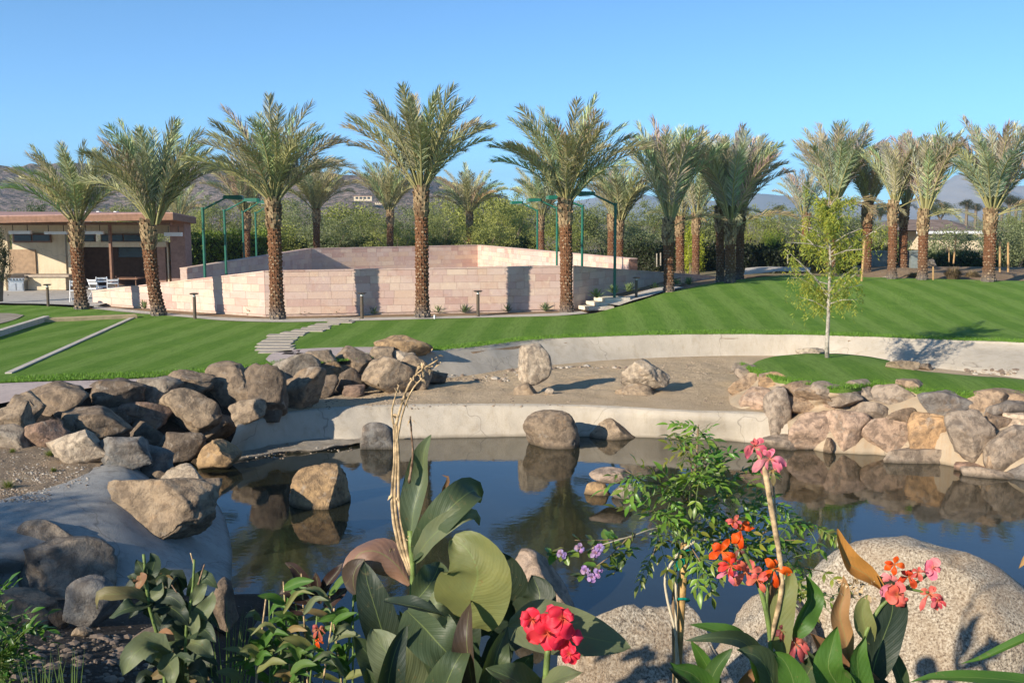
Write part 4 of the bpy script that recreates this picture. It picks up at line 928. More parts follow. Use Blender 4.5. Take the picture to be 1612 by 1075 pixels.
for i, (x, y, D_, w) in enumerate([(939, 470, 37.2, 'lowest one beside the garden steps'), (966, 463, 38.3, 'second one up from the garden steps'), (990, 460, 40, 'just left of the bollard at the steps'), (1031, 459, 41.5, 'left of the slim upright palm in the wall shade'), (1064, 452, 43, 'right of the slim upright palm'), (1084, 449, 44.5, 'last one before the wall vanishes behind the mound')]):
    p = at_y(x, y, D_); o = link('agave', AG[i % 3], None, p - Vector((0, 0, .0)), (.22, .3, .14)); o.scale = (1.15,) * 3; o.rotation_euler = (0, 0, i * 2.1); tag(o, 'pale green agave on the slope, ' + w, 'agave', 'agaves planted along the court wall')
# soil slope between the upper walkway and the wall
mb = loft([[Vector((x, y + .9, mound(x, y) + .04)) for x, y in up] , [Vector((cC.x + 1.3 * k + .15, cC.y + 2.35 * k - .1, .14 * k + .12)) for k in (0.2, .9, 1.8, 2.8, 4.2)]], 16, 4)
mkstruct('planting_slope', mb, M['soil'], False)
# ------------------------------------------------------------------ pavilion
D0 = 44.0
def W(px, py, D): return at_y(px, py, D)
pv = empty('pavilion', W(150, 455, 47), 'low pink and cream garden pavilion with a flat brown roof and an open kitchen', 'building')
pv.location.z = 0
r = [W(-80, 343, 44), W(272, 336.5, 43.5), W(309, 343.8, 49.5), W(112, 337, 51.5), W(-80, 335, 51.5)]
mb = MB(); top = [(p.x, p.y, p.z) for p in r]; bot = [(p.x, p.y, p.z - .26) for p in r]
mb.add(top + bot, [(0, 1, 2, 3, 4), (9, 8, 7, 6, 5), (0, 5, 6, 1), (1, 6, 7, 2), (2, 7, 8, 3), (3, 8, 9, 4), (4, 9, 5, 0)]); mb.build('roof', M['roofwood'], pv)
mb = MB(); mb.add([(p[0], p[1], p[2] + .006) for p in top] + [(p[0] * 1.0, p[1] + .0, p[2] + .06) for p in top], [(5, 6, 7, 8, 9), (0, 1, 6, 5), (1, 2, 7, 6), (2, 3, 8, 7), (3, 4, 9, 8)]); mb.build('roof_edge', M['roofpink'], pv)
def bx(name, x0, y0, x1, y1, D, dep, mat, parent=pv):
    a = W(x0, y0, D); b = W(x1, y1, D); mb = MB(); mb.box(((a.x + b.x) / 2, D + dep / 2, (a.z + b.z) / 2), (abs(b.x - a.x), dep, abs(a.z - b.z))); return mb.build(name, mat, parent)
bx('beam', -80, 349.5, 268, 354.5, 45, .3, M['roofwood'])
bx('beam', -80, 354.6, 290, 368, 49.2, .2, M['cream'])
bx('wall', 18, 367, 106, 456, 49.2, .25, M['cream'])
bx('wall', -80, 367, 16, 456, 49.4, .25, M['cream'])
bx('niche', 14, 393, 57, 431, 49.12, .06, plain('tan_niche', (.36, .25, .16), .9))
for x0, x1 in ((20, 80), (106, 150), (158, 230)): 
    bx('window_frame', x0, 368, x1, 382, 49.05, .1, M['roofwood']); 
    n_ = 2
    for k in range(n_):
        xa = x0 + 2 + (x1 - x0 - 2) * k / n_; bx('window', xa, 370, xa + (x1 - x0 - 2) / n_ - 2, 379.5, 49.0, .04, M['black'])
bx('header', 128, 381, 262, 389, 48.4, .4, M['cream'])
bx('wall', 106, 382, 127, 457, 48.5, .5, M['cream'])
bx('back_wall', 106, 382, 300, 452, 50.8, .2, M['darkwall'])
bx('picture_panel', 186, 388, 230, 405, 50.7, .04, M['black'])
bx('post', 169.5, 353, 177, 446, 45.4, .2, M['roofwood'])
bx('pier', 247, 388, 262, 452, 48.6, .8, plain('pink_stone_pier', (.36, .22, .17), .9))
bx('pier', 262, 382, 267, 452, 48.5, .5, M['cream'])
a = W(267, 360, 48.4); c = W(290, 360, 48.4); mb = MB(); mb.box(((a.x + c.x) / 2, 48.9, 1.6), (c.x - a.x, 1.0, 3.3)); mb.build('end_wall', plain('pink_end_wall', (.34, .22, .18), .9), pv)
for i, (x0, y0, x1, y1, lab) in enumerate([(13, 363.5, 48, 368.5, 'white heater bar under the pavilion roof at the far left'), (69, 364.5, 105, 369, 'white heater bar above the lit cream wall'), (128, 364, 162, 369, 'white heater bar left of the brown post'), (258, 366, 286, 372, 'white heater bar at the right corner of the pavilion')]):
    h = empty('patio_heater', W((x0 + x1) / 2, y1, 46.5), lab, 'heater', 'white heaters hung under the roof'); bx('heater_body', x0, y0, x1, y1, 46.4, .16, M['white'], h)
    for xx in (x0 + 6, x1 - 6): bx('bracket', xx, y0 - 10, xx + 1.2, y0, 46.45, .04, M['bronze'], h)
bx('counter', 41, 436, 104, 456.5, 47, 1.0, M['cream']); bx('counter_top', 38, 433, 108, 436, 46.9, 1.2, M['counter'])
bx('counter', -60, 436, 10, 457.5, 47, 1.0, M['cream']); bx('counter_top', -60, 433, 11, 436, 46.9, 1.2, M['counter'])
gr = empty('gas_grill', W(25, 459, 46.6), 'stainless steel gas grill built between two cream counters', 'grill')
bx('firebox', 12.5, 442, 38, 459, 46.6, .8, M['steel'], gr); bx('control_panel', 12, 438, 38.5, 442, 46.5, .85, M['steel'], gr)
a = W(12.5, 438, 46.6); c = W(38, 431, 46.6); mb = MB(); n_ = 7
for k in range(n_ + 1):
    an = PI * .55 * k / n_; y = 46.65 + .7 * (k / n_); z = a.z + (c.z - a.z) * math.sin(an / 1.1) * 1.0; mb.add([(a.x, y, z), (c.x, y, z)], [])
mb.f = [(2 * k, 2 * k + 1, 2 * k + 3, 2 * k + 2) for k in range(n_)]; mb.m = [0] * n_; mb.build('lid', M['steel'], gr)
for k in range(5): bx('knob', 15 + k * 5, 439, 17 + k * 5, 441, 46.46, .05, M['black'], gr)
for xa in (15, 26): bx('door', xa, 446, xa + 10, 457, 46.57, .04, M['steel'], gr)
def chair(x, D, rot, lab):
    p = at_y(x, 400, D); p.z = 0.02; o = empty('folding_chair', p, lab, 'chair', 'white folding chairs on the patio'); R = Matrix.Rotation(rot, 3, 'Z')
    def T(v): return p + R @ Vector(v)
    for sx in (-.21, .21):
        mb = MB(); mb.tube([T((sx, -.22, 0)), T((sx, .2, .85))], .017, 6); mb.build('leg', M['white'], o)
        mb = MB(); mb.tube([T((sx * .88, .25, 0)), T((sx * .88, -.18, .46))], .017, 6); mb.build('leg', M['white'], o)
    mb = MB(); mb.box(T((0, -.02, .45)), (.4, .4, .035), rot); mb.build('seat', M['white'], o)
    for z in (.66, .78): mb = MB(); mb.box(T((0, .13 + (z - .66) * .5, z)), (.4, .02, .08), rot); mb.build('backrest', M['white'], o)
chair(116, 40.6, .3, 'white folding chair nearest the leftmost palm trunk'); chair(147, 41.8, PI * .9, 'white folding chair left of two behind the wall end'); chair(158, 43, .4, 'white folding chair seen half hidden behind its neighbour'); chair(175, 42, PI * 1.15, 'white folding chair below the brown pavilion post')
tb = empty('dining_table', at_y(190, 440, 46), 'small brown table in the shade of the pavilion', 'table'); tb.location.z = 0
bx('table_top', 178, 438, 216, 440, 45.6, .9, M['roofwood'], tb)
for xx in (181, 212): 
    for dd in (45.7, 46.3): a = at_y(xx, 400, dd); mb = MB(); mb.tube([(a.x, a.y, 0), (a.x, a.y, .72)], .025, 6); mb.build('leg', M['roofwood'], tb)
for x, lab in ((137, 'small white vent on the pavilion roof, left'), (156, 'small white vent on the pavilion roof, middle'), (183, 'small white vent on the pavilion roof, right')):
    p = W(x, 337, 50); mb = MB(); mb.tube([p - Vector((0, 0, .25)), p + Vector((0, 0, .05))], .07, 8); mb.tube([p + Vector((0, 0, .05)), p + Vector((0, 0, .13))], .12, 8); tag(mb.build('roof_vent', M['white']), lab, 'vent', 'roof vents')

# ------------------------------------------------------------------ background trees and hedges
def crown_mesh(seed, nclump, per, leaf, rz=.75, spread=.3, gap=0, flat=0):
    rnd = random.Random(seed); mb = MB()
    for c in range(nclump):
        d = Vector((rnd.gauss(0, 1), rnd.gauss(0, 1), rnd.gauss(0, 1))).normalized(); rr = rnd.uniform(.35, .86) * (1 + .25 * noise.noise(d * 2 + Vector((seed, 0, 0))))
        cc = Vector((d.x * rr, d.y * rr, d.z * rr * rz)); cs = spread * rnd.uniform(.5, 1.15)
        for _ in range(per):
            q = cc + Vector((rnd.gauss(0, 1), rnd.gauss(0, 1), rnd.gauss(0, .7))) * cs * .45
            a = Vector((rnd.gauss(0, 1), rnd.gauss(0, 1), rnd.gauss(0, 1))).normalized(); b_ = a.cross(Vector((rnd.gauss(0, 1), rnd.gauss(0, 1), rnd.gauss(0, 1)))).normalized(); s_ = leaf * rnd.uniform(.6, 1.4)
            mb.add([q, q + a * s_ * .5 + b_ * s_ * .28, q + a * s_, q + a * s_ * .5 - b_ * s_ * .28], [(0, 1, 2, 3)])
    return mb.mesh('crown', M['leaf'])
CM = [crown_mesh(1, 120, 62, .052), crown_mesh(2, 140, 56, .048), crown_mesh(3, 90, 80, .058, .8, .36), crown_mesh(4, 160, 46, .05, .65)]
CF = [crown_mesh(5, 150, 75, .034, .85, .22), crown_mesh(6, 170, 70, .032, .8, .2), crown_mesh(7, 120, 90, .036, .9, .24)]
def tree(px, yb, yt, wpx, D, color, label, cat='tree', group=None, name='desert_tree', meshes=CM, trunk=True, i=0, low=.2):
    p = at_y(px, 345, D); zt = at_y(px, yt, D).z; zb_ = 0.0 if yb is None else at_y(px, yb, D).z
    Wd = wpx * D / FOC / 2; o = empty(name, (p.x, p.y, zb_), label, cat, group); rnd = random.Random(int(px * 3 + D))
    Hh = zt - zb_; zc = zb_ + Hh * (.5 + low / 2); rz = Hh * (.5 - low / 2)
    c = link('crown', meshes[i % len(meshes)], o, (0, 0, zc - zb_), color); c.scale = (Wd * .95, Wd * .95, rz * 1.25); c.rotation_euler = (0, 0, rnd.uniform(0, 6))
    if trunk:
        mb = MB(); base = Vector((p.x, p.y, zb_ - .1))
        for k in range(4):
            a = k * 1.6 + rnd.random(); e = base + Vector((math.cos(a) * Wd * .5, math.sin(a) * Wd * .5, Hh * .62)); mb.tube([base, base.lerp(e, .4) + Vector((0, 0, Hh * .05)), e], [.13, .08, .03], 6)
        mb.build('trunk', M['bark'], o)
    return o
OL = (.24, .265, .07); OG = (.17, .2, .07); DG = (.035, .055, .018); YG = (.2, .24, .03); GG = (.19, .22, .11); LG = (.29, .31, .09)
GT = 'scrubby desert trees behind the court'
TR = [(330, 318, 120, 84, OG), (420, 312, 150, 90, OL), (470, 325, 110, 80, GG), (545, 318, 130, 92, OL), (585, 330, 90, 82, OG), (650, 322, 120, 88, GG), (705, 312, 110, 95, LG), (770, 300, 150, 84, OL), (800, 318, 110, 78, LG), (690, 335, 100, 76, OG), (840, 306, 110, 92, OL), (905, 318, 110, 86, OG),
      (950, 322, 100, 92, GG), (1010, 316, 120, 84, OG), (1060, 325, 100, 92, GG), (1110, 322, 110, 86, OG), (1190, 332, 100, 84, OL), (1240, 326, 110, 92, OG), (1290, 332, 120, 86, GG), (1350, 335, 90, 90, OG), (1580, 330, 110, 70, GG), (1620, 325, 120, 64, OG), (520, 344, 120, 74, GG), (430, 345, 130, 74, OL), (625, 348, 120, 72, LG), (760, 346, 130, 72, LG), (880, 350, 110, 72, OL), (990, 348, 120, 72, GG), (235, 318, 130, 78, OG), (180, 325, 90, 82, OL), (300, 332, 80, 74, LG)]
TW = ['behind the first pole of the left light row', 'tallest above the third front palm trunk, left of it', 'just right of the third front palm trunk', 'midway between third and fourth front palms', 'behind the rear palm left of the tallest front palm', 'just left of the tallest front palm trunk', 'just right of the tallest front palm trunk', 'tallest of all, right of the fourth rear palm', 'filling the gap left of the smallest right-row light', 'behind the tallest front palm trunk, low', 'behind the smallest light pole of the right row', 'just right of the fifth front palm trunk', 'behind the arm of the tallest light pole', 'just left of the slim upright palm', 'just right of the slim upright palm', 'behind the left trunk of the three-palm cluster', 'right of the three-palm cluster above the dark hedge', 'left of the young tree crown', 'behind the young tree crown', 'right of the young tree crown', 'behind the last large date palm', 'at the right picture edge beyond the last palm', 'low between two rear palms left of the tallest palm', 'low behind the hedge just right of the third front palm', 'low, hugging the tallest front palm from the left', 'low beside the rear palm right of the tallest front palm', 'low in front behind the fifth front palm', 'low in front behind the tallest light pole', 'behind the second front palm crown over the roof', 'over the pavilion roof between the first two palms', 'at the roof corner of the pavilion']
for i, (px, yt, w, D_, c) in enumerate(TR):
    kind = {OL: 'olive green', OG: 'dull green', GG: 'grey-green', LG: 'pale yellowish green'}[c]
    tree(px, None, yt - (12 if D_ > 75 else 5), w * 1.08, D_, c, kind + ' scrub tree ' + TW[i], group=GT, i=i, meshes=CF + CM[3:], low=.0)
tree(60, None, 305, 50, 75, (.05, .09, .02), 'small dark green tree rising above the pavilion roof', i=1, low=.1)
tree(90, None, 325, 90, 80, OG, 'dull bush line just over the pavilion roof', i=2, low=.0)
tree(30, None, 322, 90, 84, OG, 'dull green scrub over the far left of the roof', i=0, low=.0)
tree(1091, None, 348, 48, 56, (.32, .36, .03), 'bright yellow-green bush left of the three-palm cluster', 'bush', i=2, low=.0, name='citrus_bush')
tree(1218, None, 353, 64, 58, (.23, .3, .03), 'bright yellow-green bush left of the young tree', 'bush', i=1, low=.0, name='citrus_bush')
tree(1175, None, 375, 60, 56, DG, 'dark bush at the foot of the citrus bush', 'bush', i=1, low=.0, name='dark_bush')
tree(1480, 345, 313, 60, 120, (.07, .09, .03), 'dark round tree beyond the tiled roof', i=3, low=.0); tree(1385, 345, 316, 40, 125, (.07, .09, .03), 'small dark tree left of the tiled roof ridge', i=1, low=.0)
tree(1395, None, 345, 90, 58, OG, 'green shrub in front of the tiled roof, left', 'bush', i=0, low=.0); tree(1500, None, 352, 100, 56, GG, 'grey-green shrub in front of the tiled roof, right', 'bush', i=2, low=.0); tree(1600, None, 338, 110, 54, GG, 'grey-green shrub at the right edge behind the stakes', 'bush', i=3, low=.0)
tree(-8, 470, 345, 50, 40, (.05, .06, .02), 'dark leafy tree cut by the left edge of the picture in front of the grill', i=0, low=.1)
def hedge(name, pts, D_, htop, color, label, dens=500, leaf=.21, thick=1.4):
    """pts: pixel x range; a clipped box of leaves along it"""
    rnd = random.Random(int(pts[0])); mb = MB(); a = at_y(pts[0], 400, D_[0]); b = at_y(pts[1], 400, D_[1]); d = (b - a); L_ = math.hypot(d.x, d.y); d = Vector((d.x / L_, d.y / L_, 0)); nr = Vector((d.y, -d.x, 0)); n_ = int(dens * 1.5 * L_)
    core = MB()
    for _ in range(n_):
        s_ = rnd.uniform(0, L_); z = htop * (1 - rnd.random() ** 1.2 * .98) * (1 + .16 * noise.noise(Vector((s_ * .8, 0, 3)))); off = rnd.gauss(0, .12) + .35 * noise.noise(Vector((s_ * .7, z * .9, 1)))
        if rnd.random() < .22: z = htop * (1 + .16 * noise.noise(Vector((s_ * .8, 0, 3)))) + rnd.gauss(0, .1); off = -rnd.uniform(0, thick)
        q = Vector((a.x, a.y, 0)) + d * s_ + nr * off + Vector((0, 0, z)); u = Vector((rnd.gauss(0, .7), rnd.gauss(0, .7), rnd.gauss(.4, 1))).normalized(); v = u.cross(Vector((rnd.gauss(0, 1), rnd.gauss(0, 1), rnd.gauss(0, 1)))).normalized(); k = leaf * rnd.uniform(.6, 1.3)
        mb.add([q, q + u * k * .5 + v * k * .2, q + u * k, q + u * k * .5 - v * k * .2], [(0, 1, 2, 3)])
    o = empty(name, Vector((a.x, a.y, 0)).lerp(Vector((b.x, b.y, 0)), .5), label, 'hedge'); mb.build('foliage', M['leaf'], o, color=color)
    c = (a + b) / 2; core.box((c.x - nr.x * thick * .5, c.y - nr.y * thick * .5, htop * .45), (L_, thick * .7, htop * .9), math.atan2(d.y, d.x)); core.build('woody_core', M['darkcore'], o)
M['darkcore'] = plain('shade_toned_twigs', (.03, .03, .015), .95)  # near-black core; the hedge's inner shade is put into its colour
hedge('oleander_hedge', (292, 440), (60, 66), 2.35, (.14, .2, .03), 'bright green dense hedge behind the left light poles', 420)
hedge('clipped_hedge', (430, 860), (74, 76), 1.75, (.075, .11, .03), 'long low dark green hedge along the top of the rear court wall', 380)
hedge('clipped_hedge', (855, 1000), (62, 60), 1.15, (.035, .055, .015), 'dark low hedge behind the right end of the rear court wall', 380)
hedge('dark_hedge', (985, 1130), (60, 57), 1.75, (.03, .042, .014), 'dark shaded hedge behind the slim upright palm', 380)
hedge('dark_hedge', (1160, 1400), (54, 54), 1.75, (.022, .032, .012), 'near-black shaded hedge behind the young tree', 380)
hedge('garden_hedge', (1400, 1700), (54, 54), 1.35, (.045, .07, .02), 'green shrub row behind the last palms at the right', 320)
# distant fan palms on the horizon
FP = [(1523, 312, 338, 110), (1537, 318, 338, 118), (1590, 306, 338, 105), (1601, 309, 340, 112), (1228, 321, 342, 130), (1213, 327, 342, 140), (1566, 318, 338, 120), (1578, 322, 338, 126), (1612, 314, 338, 110)]
for i, (x, yt, yb, D_) in enumerate(FP):
    t_ = at_y(x, yt, D_); o = empty('fan_palm', (t_.x, t_.y, 0), ['thin far fan palm standing left of the last date palm crown', 'second thin far fan palm left of the last date palm crown', 'dark far fan palm at the right edge, left of its neighbour', 'dark far fan palm at the right edge, right of its neighbour', 'tiny far fan palm on the horizon left of the young tree', 'tiniest far fan palm on the horizon left of the young tree', 'far fan palm showing through the last date palm crown, left', 'far fan palm showing through the last date palm crown, right', 'far fan palm cut by the right edge'][i], 'palm tree', 'far fan palms on the horizon')
    mb = MB(); mb.tube([(t_.x, t_.y, 0), (t_.x, t_.y, t_.z - .4)], .16, 6); mb.build('trunk', M['bark'], o)
    c = link('crown', CM[i % 4], o, (0, 0, t_.z - .6), (.06, .07, .04)); c.scale = (1.0, 1.0, .75)
# far house with tiled roof, hillside houses
hs = empty('ranch_house', at_y(1440, 380, 100), 'low far house with a brown hipped tile roof behind the mound palms', 'house'); hs.location.z = 0
q = [at_y(1372, 362, 98), at_y(1528, 364, 98), at_y(1540, 360, 116), at_y(1380, 356, 116)]; rd = [at_y(1402, 345.5, 107), at_y(1490, 346, 107)]
mb = MB(); mb.add([*q, *rd], [(0, 1, 5, 4), (1, 2, 5), (2, 3, 4, 5), (3, 0, 4), (3, 2, 1, 0)]); mb.build('roof', M['tile'], hs)
mb = MB(); c = (q[0] + q[2]) / 2; mb.box((c.x, c.y, 1.05), (8.8, 16, 2.1)); mb.build('wall', M['cream'], hs); mb = MB(); mb.box((at_y(1500, 366, 98).x, 97.95, at_y(1500, 366, 98).z), (7, .1, .25)); mb.build('eave', M['white'], hs)
def villa(x, y, w, D_, lab):
    p = at_y(x, y, D_); o = empty('hillside_villa', p, lab, 'house', 'far houses on the hillside'); k = w * D_ / FOC
    mb = MB(); mb.box((p.x, p.y, p.z + k * .11), (k, k * .4, k * .26)); mb.build('wall', M['cream'], o); mb = MB(); mb.box((p.x, p.y, p.z + k * .255), (k * 1.08, k * .46, k * .03)); mb.build('roof', M['roofwood'], o)
    for s_ in (-.33, -.11, .11, .33): mb = MB(); mb.box((p.x + s_ * k, p.y - k * .2, p.z + k * .14), (k * .14, k * .02, k * .11)); mb.build('window', M['black'], o)
villa(572, 316, 28, 470, 'pale flat-roofed house on the hill left of a rear palm crown'); villa(598, 322, 14, 460, 'smaller pale house below the flat-roofed one on the hill'); villa(316, 357, 14, 96, 'small pale block behind the pavilion roof corner')
# boxes, stakes and plants at the right rear
def post(x, yb, yt, D_, r_, mat, lab, name='tree_stake', cat='stake', group=None, dx=0):
    a = at_y(x, yb, D_); b = at_y(x + dx, yt, D_); mb = MB(); mb.tube([a, b], r_, 7); tag(mb.build(name, mat), lab, cat, group)
GS = 'wooden stakes of the young plantings'
post(1356, 446, 378, 41.5, .045, M['woodpole'], 'leaning pale wooden stake right of the young tree crown', dx=5, group=GS)
post(1574, 432, 378, 46, .045, M['woodpole'], 'wooden stake right of the last date palm, left of the pair', group=GS); post(1587, 434, 381, 46, .045, M['woodpole'], 'wooden stake right of the last date palm, right of the pair', group=GS)
post(1501, 415, 374, 50, .04, M['woodpole'], 'wooden stake left of the last date palm tied to a shrub', dx=4, group=GS); post(1494, 413, 388, 50, .03, M['woodpole'], 'shorter stake beside the wooden stake left of the last palm', group=GS)
post(1469, 443, 420, 41.8, .03, M['woodpole'], 'short pale marker stake at the lawn crest right of the tied palm', group=GS)
post(1034, 420, 399, 57, .04, M['palebark'], 'thin pale stake in front of the dark hedge left of the slim palm, left', group=GS); post(1040, 418, 398, 57, .04, M['palebark'], 'thin pale stake in front of the dark hedge left of the slim palm, right', group=GS)
post(1240, 415, 400, 53, .03, M['palebark'], 'thin pale stake in front of the near-black hedge', group=GS)
def cab(x0, y0, x1, y1, D_, lab):
    a = at_y(x0, y0, D_); b = at_y(x1, y1, D_); mb = MB(); mb.box(((a.x + b.x) / 2, D_, (a.z + b.z) / 2), (b.x - a.x, .5, a.z - b.z)); mb.box(((a.x + b.x) / 2, D_ - .01, a.z + .03), (b.x - a.x + .06, .58, .06)); mb.box((b.x - .1, D_ - .27, (a.z + b.z) / 2), (.04, .04, .16)); tag(mb.build('utility_cabinet', M['fence']), lab, 'cabinet')
cab(1372, 397, 1393, 428, 50, 'wide grey utility cabinet between the dark and the slender palms'); cab(1432, 397, 1446, 424, 48, 'narrow grey utility cabinet left of the tied palm')
rock(1459, 408, 1474, 420, GRY, Y=48, label='grey rock on the planted bank left of the last palms', push=0); rock(1380, 428, 1396, 437, PALE, Y=46, label='pale rock at the lawn crest near the wide cabinet', push=0)
rock(1388, 434, 1402, 442, GRY, Y=44, label='low grey rock at the lawn crest beside the slender palm', push=0)
def grass_clump(x, yb, w, h, D_, col, lab):
    rnd = random.Random(int(x)); p = at_y(x, yb, D_); mb = MB(); R_ = w * D_ / FOC / 2; Hh = h * D_ / FOC
    for _ in range(500):
        a = rnd.uniform(0, 6.28); r_ = R_ * .35 * rnd.random(); b = p + Vector((math.cos(a) * r_, math.sin(a) * r_, 0)); k = rnd.uniform(.3, 1); e = p + Vector((math.cos(a) * R_ * k, math.sin(a) * R_ * k, Hh * rnd.uniform(.5, 1.05) * (1.1 - .5 * k))); m_ = b.lerp(e, .5) + Vector((0, 0, Hh * .22)); s_ = Vector((-math.sin(a), math.cos(a), 0)) * .012
        mb.add([b - s_, b + s_, m_ + s_, m_ - s_, e], [(0, 1, 2, 3), (3, 2, 4)])
    tag(mb.build('ornamental_grass', M['leaf'], color=col), lab, 'grass clump')
grass_clump(1500, 442, 50, 26, 43, (.16, .12, .07), 'brown tufted ornamental grass left of the last date palm'); grass_clump(1530, 441, 36, 18, 44, (.26, .2, .12), 'straw-coloured grass clump at the foot of the last date palm'); grass_clump(1440, 440, 40, 14, 44, (.28, .22, .13), 'straw-coloured grass clump beside the tied palm')
# sandy bank at the crest
mkstruct('sandy_bank', loft([[Vector((x, lerpt(MYB, x) + 1.0, mound(x, lerpt(MYB, x) + 1) - .15)) for x in (15, 17, 19, 22, 26)], [Vector((x, lerpt(MYB, x) + 3.5, .95 + .12 * math.sin(x * 1.9))) for x in (15.5, 17.5, 19.5, 23, 27)], [Vector((x, lerpt(MYB, x) + 9, 1.0)) for x in (17, 19, 22, 25, 29)]], 30, 5), M['soil'], False)

# ------------------------------------------------------------------ young tree on the island
yb_ = hit(1302, 563); yt = empty('young_tree', yb_, 'slender young tree with pale bark and drooping yellow-green leaves on the grass island', 'tree')
D_ = yb_.y; rnd = random.Random(77)
tr = [at_y(x, y, D_) for x, y in ((1302, 566), (1302, 540), (1304, 500), (1305, 460), (1307, 420), (1306, 380), (1304, 345), (1303, 325))]
mb = MB(); mb.tube(tr, [.058, .047, .042, .038, .032, .024, .015, .007], 12); mb.build('trunk', M['palebark'], yt, smooth=True)
fol = MB(); 
brs = []
for k in range(42):
    s = rnd.uniform(.35, .99) if k > 1 else (.33, .36)[k]; f = s * 7; i = min(6, int(f)); p0 = tr[i].lerp(tr[i + 1], f - i); az = k * 2.4; 
    ln = (1.32 - .6 * abs(s - .6)) * rnd.uniform(.6, 1.08) * (1.05 if s < .9 else .7); el = rnd.uniform(.1, .8)
    if k == 0: az = PI * .97; ln = .85; el = .35
    e = p0 + Vector((math.cos(az) * ln * .8, math.sin(az) * ln * .8, ln * el)); mid = p0.lerp(e, .5) + Vector((0, 0, .05)); brs.append((p0, mid, e))
    bmb = MB(); bmb.tube([p0, mid, e], [.016, .011, .005], 5); bmb.build('branch', M['palebark'], yt)
for p0, mid, e in brs:
    for q in range(19):
        t = rnd.uniform(.12, 1.05); st = p0.lerp(mid, t * 2) if t < .5 else mid.lerp(e, t * 2 - 1); ln = rnd.uniform(.12, .6) * (1.25 if t > .6 else .9); pts = [st]; dr = Vector((rnd.gauss(0, .5), rnd.gauss(0, .5), .2))
        for j in range(6): dr = dr * .55 + Vector((0, 0, -.5)) + Vector((rnd.gauss(0, .08), rnd.gauss(0, .08), 0)); pts.append(pts[-1] + dr.normalized() * ln / 6)
        for j in range(6):
            for _ in range(2):
                b = pts[j].lerp(pts[j + 1], rnd.random()); a = rnd.uniform(0, 6.28); d = Vector((math.cos(a) * .7, math.sin(a) * .7, rnd.uniform(-1.1, -.1))).normalized(); sd = d.cross(Vector((rnd.gauss(0, 1), rnd.gauss(0, 1), rnd.gauss(0, 1)))).normalized(); k = rnd.uniform(.07, .14)
                fol.add([b, b + d * k * .4 + sd * .011, b + d * k, b + d * k * .4 - sd * .011], [(0, 1, 2, 3)])
fo = fol.build('foliage', M['willow'], yt, color=(.3, .35, .07))

# shade tree standing outside the frame, left of the viewer (its shadow lies over the lower left bank)
st_ = empty('shade_tree', (-14.2, 2.0, 0), 'dense broad tree on the bank left of the viewpoint, outside the picture', 'tree')
for k, (dx, dy, dz, r_) in enumerate([(0, 0, 3.5, 2.0), (1.2, -1.2, 4.4, 1.8), (-1.0, 1.0, 4.0, 1.6), (.9, -1, 2.4, 1.8), (-.6, .5, 2.3, 1.5)]):
    c = link('crown', CM[k % 4], st_, (dx, dy, dz), (.05, .07, .025)); c.scale = (r_, r_, r_)
mb = MB(); mb.tube([(-14.2, 2, -.1), (-14.1, 2, 1.5), (-14.2, 2, 4)], [.25, .2, .08], 10); mb.build('trunk', M['bark'], st_)
# ------------------------------------------------------------------ foreground planting
def leaf_mb(spine, wpx, facing=(0, -.75, .5), fold=.25, wave=.06, peak=.42, nl=16, nw=8, curl=0, seed=0, tipw=.0, basew=.12):
    """spine: [(px,py,Y)...] from the stalk to the tip, wpx: greatest full width in photo pixels"""
    rnd = random.Random(seed); P = cr([at_y(*s) for s in spine], nl + 1); F = Vector(facing).normalized(); mb = MB(); uv = []
    W_ = wpx * spine[len(spine) // 2][2] / FOC / 2; ph = rnd.uniform(0, 6)
    for i, p in enumerate(P):
        s = i / nl; t = (P[min(i + 1, nl)] - P[max(i - 1, 0)]).normalized(); sd = t.cross(F)
        if sd.length < .1: sd = t.cross(Vector((1, 0, .2)))
        sd.normalize(); N = sd.cross(t).normalized()
        if N.dot(F) < 0: N = -N
        if s < peak: w = basew + (1 - basew) * math.sin(PI / 2 * s / peak) ** .9
        else: w = tipw + (1 - tipw) * math.cos(PI / 2 * (s - peak) / (1 - peak)) ** .75
        w = max(w, .015) * W_
        for j in range(nw + 1):
            c = -1 + 2 * j / nw
            q = p + sd * (c * w * (1 - .12 * abs(fold) * c * c)) + N * (fold * abs(c) ** 1.4 * w + wave * W_ * 2 * math.sin(s * 11 + ph + (1.5 if c > 0 else 0)) * c * c + curl * W_ * (c * c) * s)
            q += N * W_ * .07 * noise.noise(Vector((s * 5 + ph, c * 2, seed * .37))); mb.v.append(tuple(q)); uv.append((j / nw, s))
    for i in range(nl):
        for j in range(nw):
            a = i * (nw + 1) + j; mb.f.append((a, a + 1, a + nw + 2, a + nw + 1)); mb.m.append(0)
    mb.uv = uv; return mb
def leaf(parent, spine, wpx, color, name='leaf', mat=None, label=None, **k):
    o = leaf_mb(spine, wpx, **k).build(name, mat or M['canna'], parent, smooth=True, color=color)
    if label: o['label'] = label
    return o
def stalk(parent, pts, rpx, mat, name='stem', n=8, knots=0):
    P = [at_y(*p) for p in pts]; P = cr(P, max(6, len(P) * 4)); r0, r1 = rpx if hasattr(rpx, '__len__') else (rpx, rpx); Y = pts[0][2]; m_ = len(P)
    mb = MB(); mb.tube(P, [(r0 + (r1 - r0) * i / (m_ - 1)) * Y / FOC * (1 + knots * .35 * math.sin(i * 2.1)) for i in range(m_)], n); return mb.build(name, mat, parent, smooth=True)
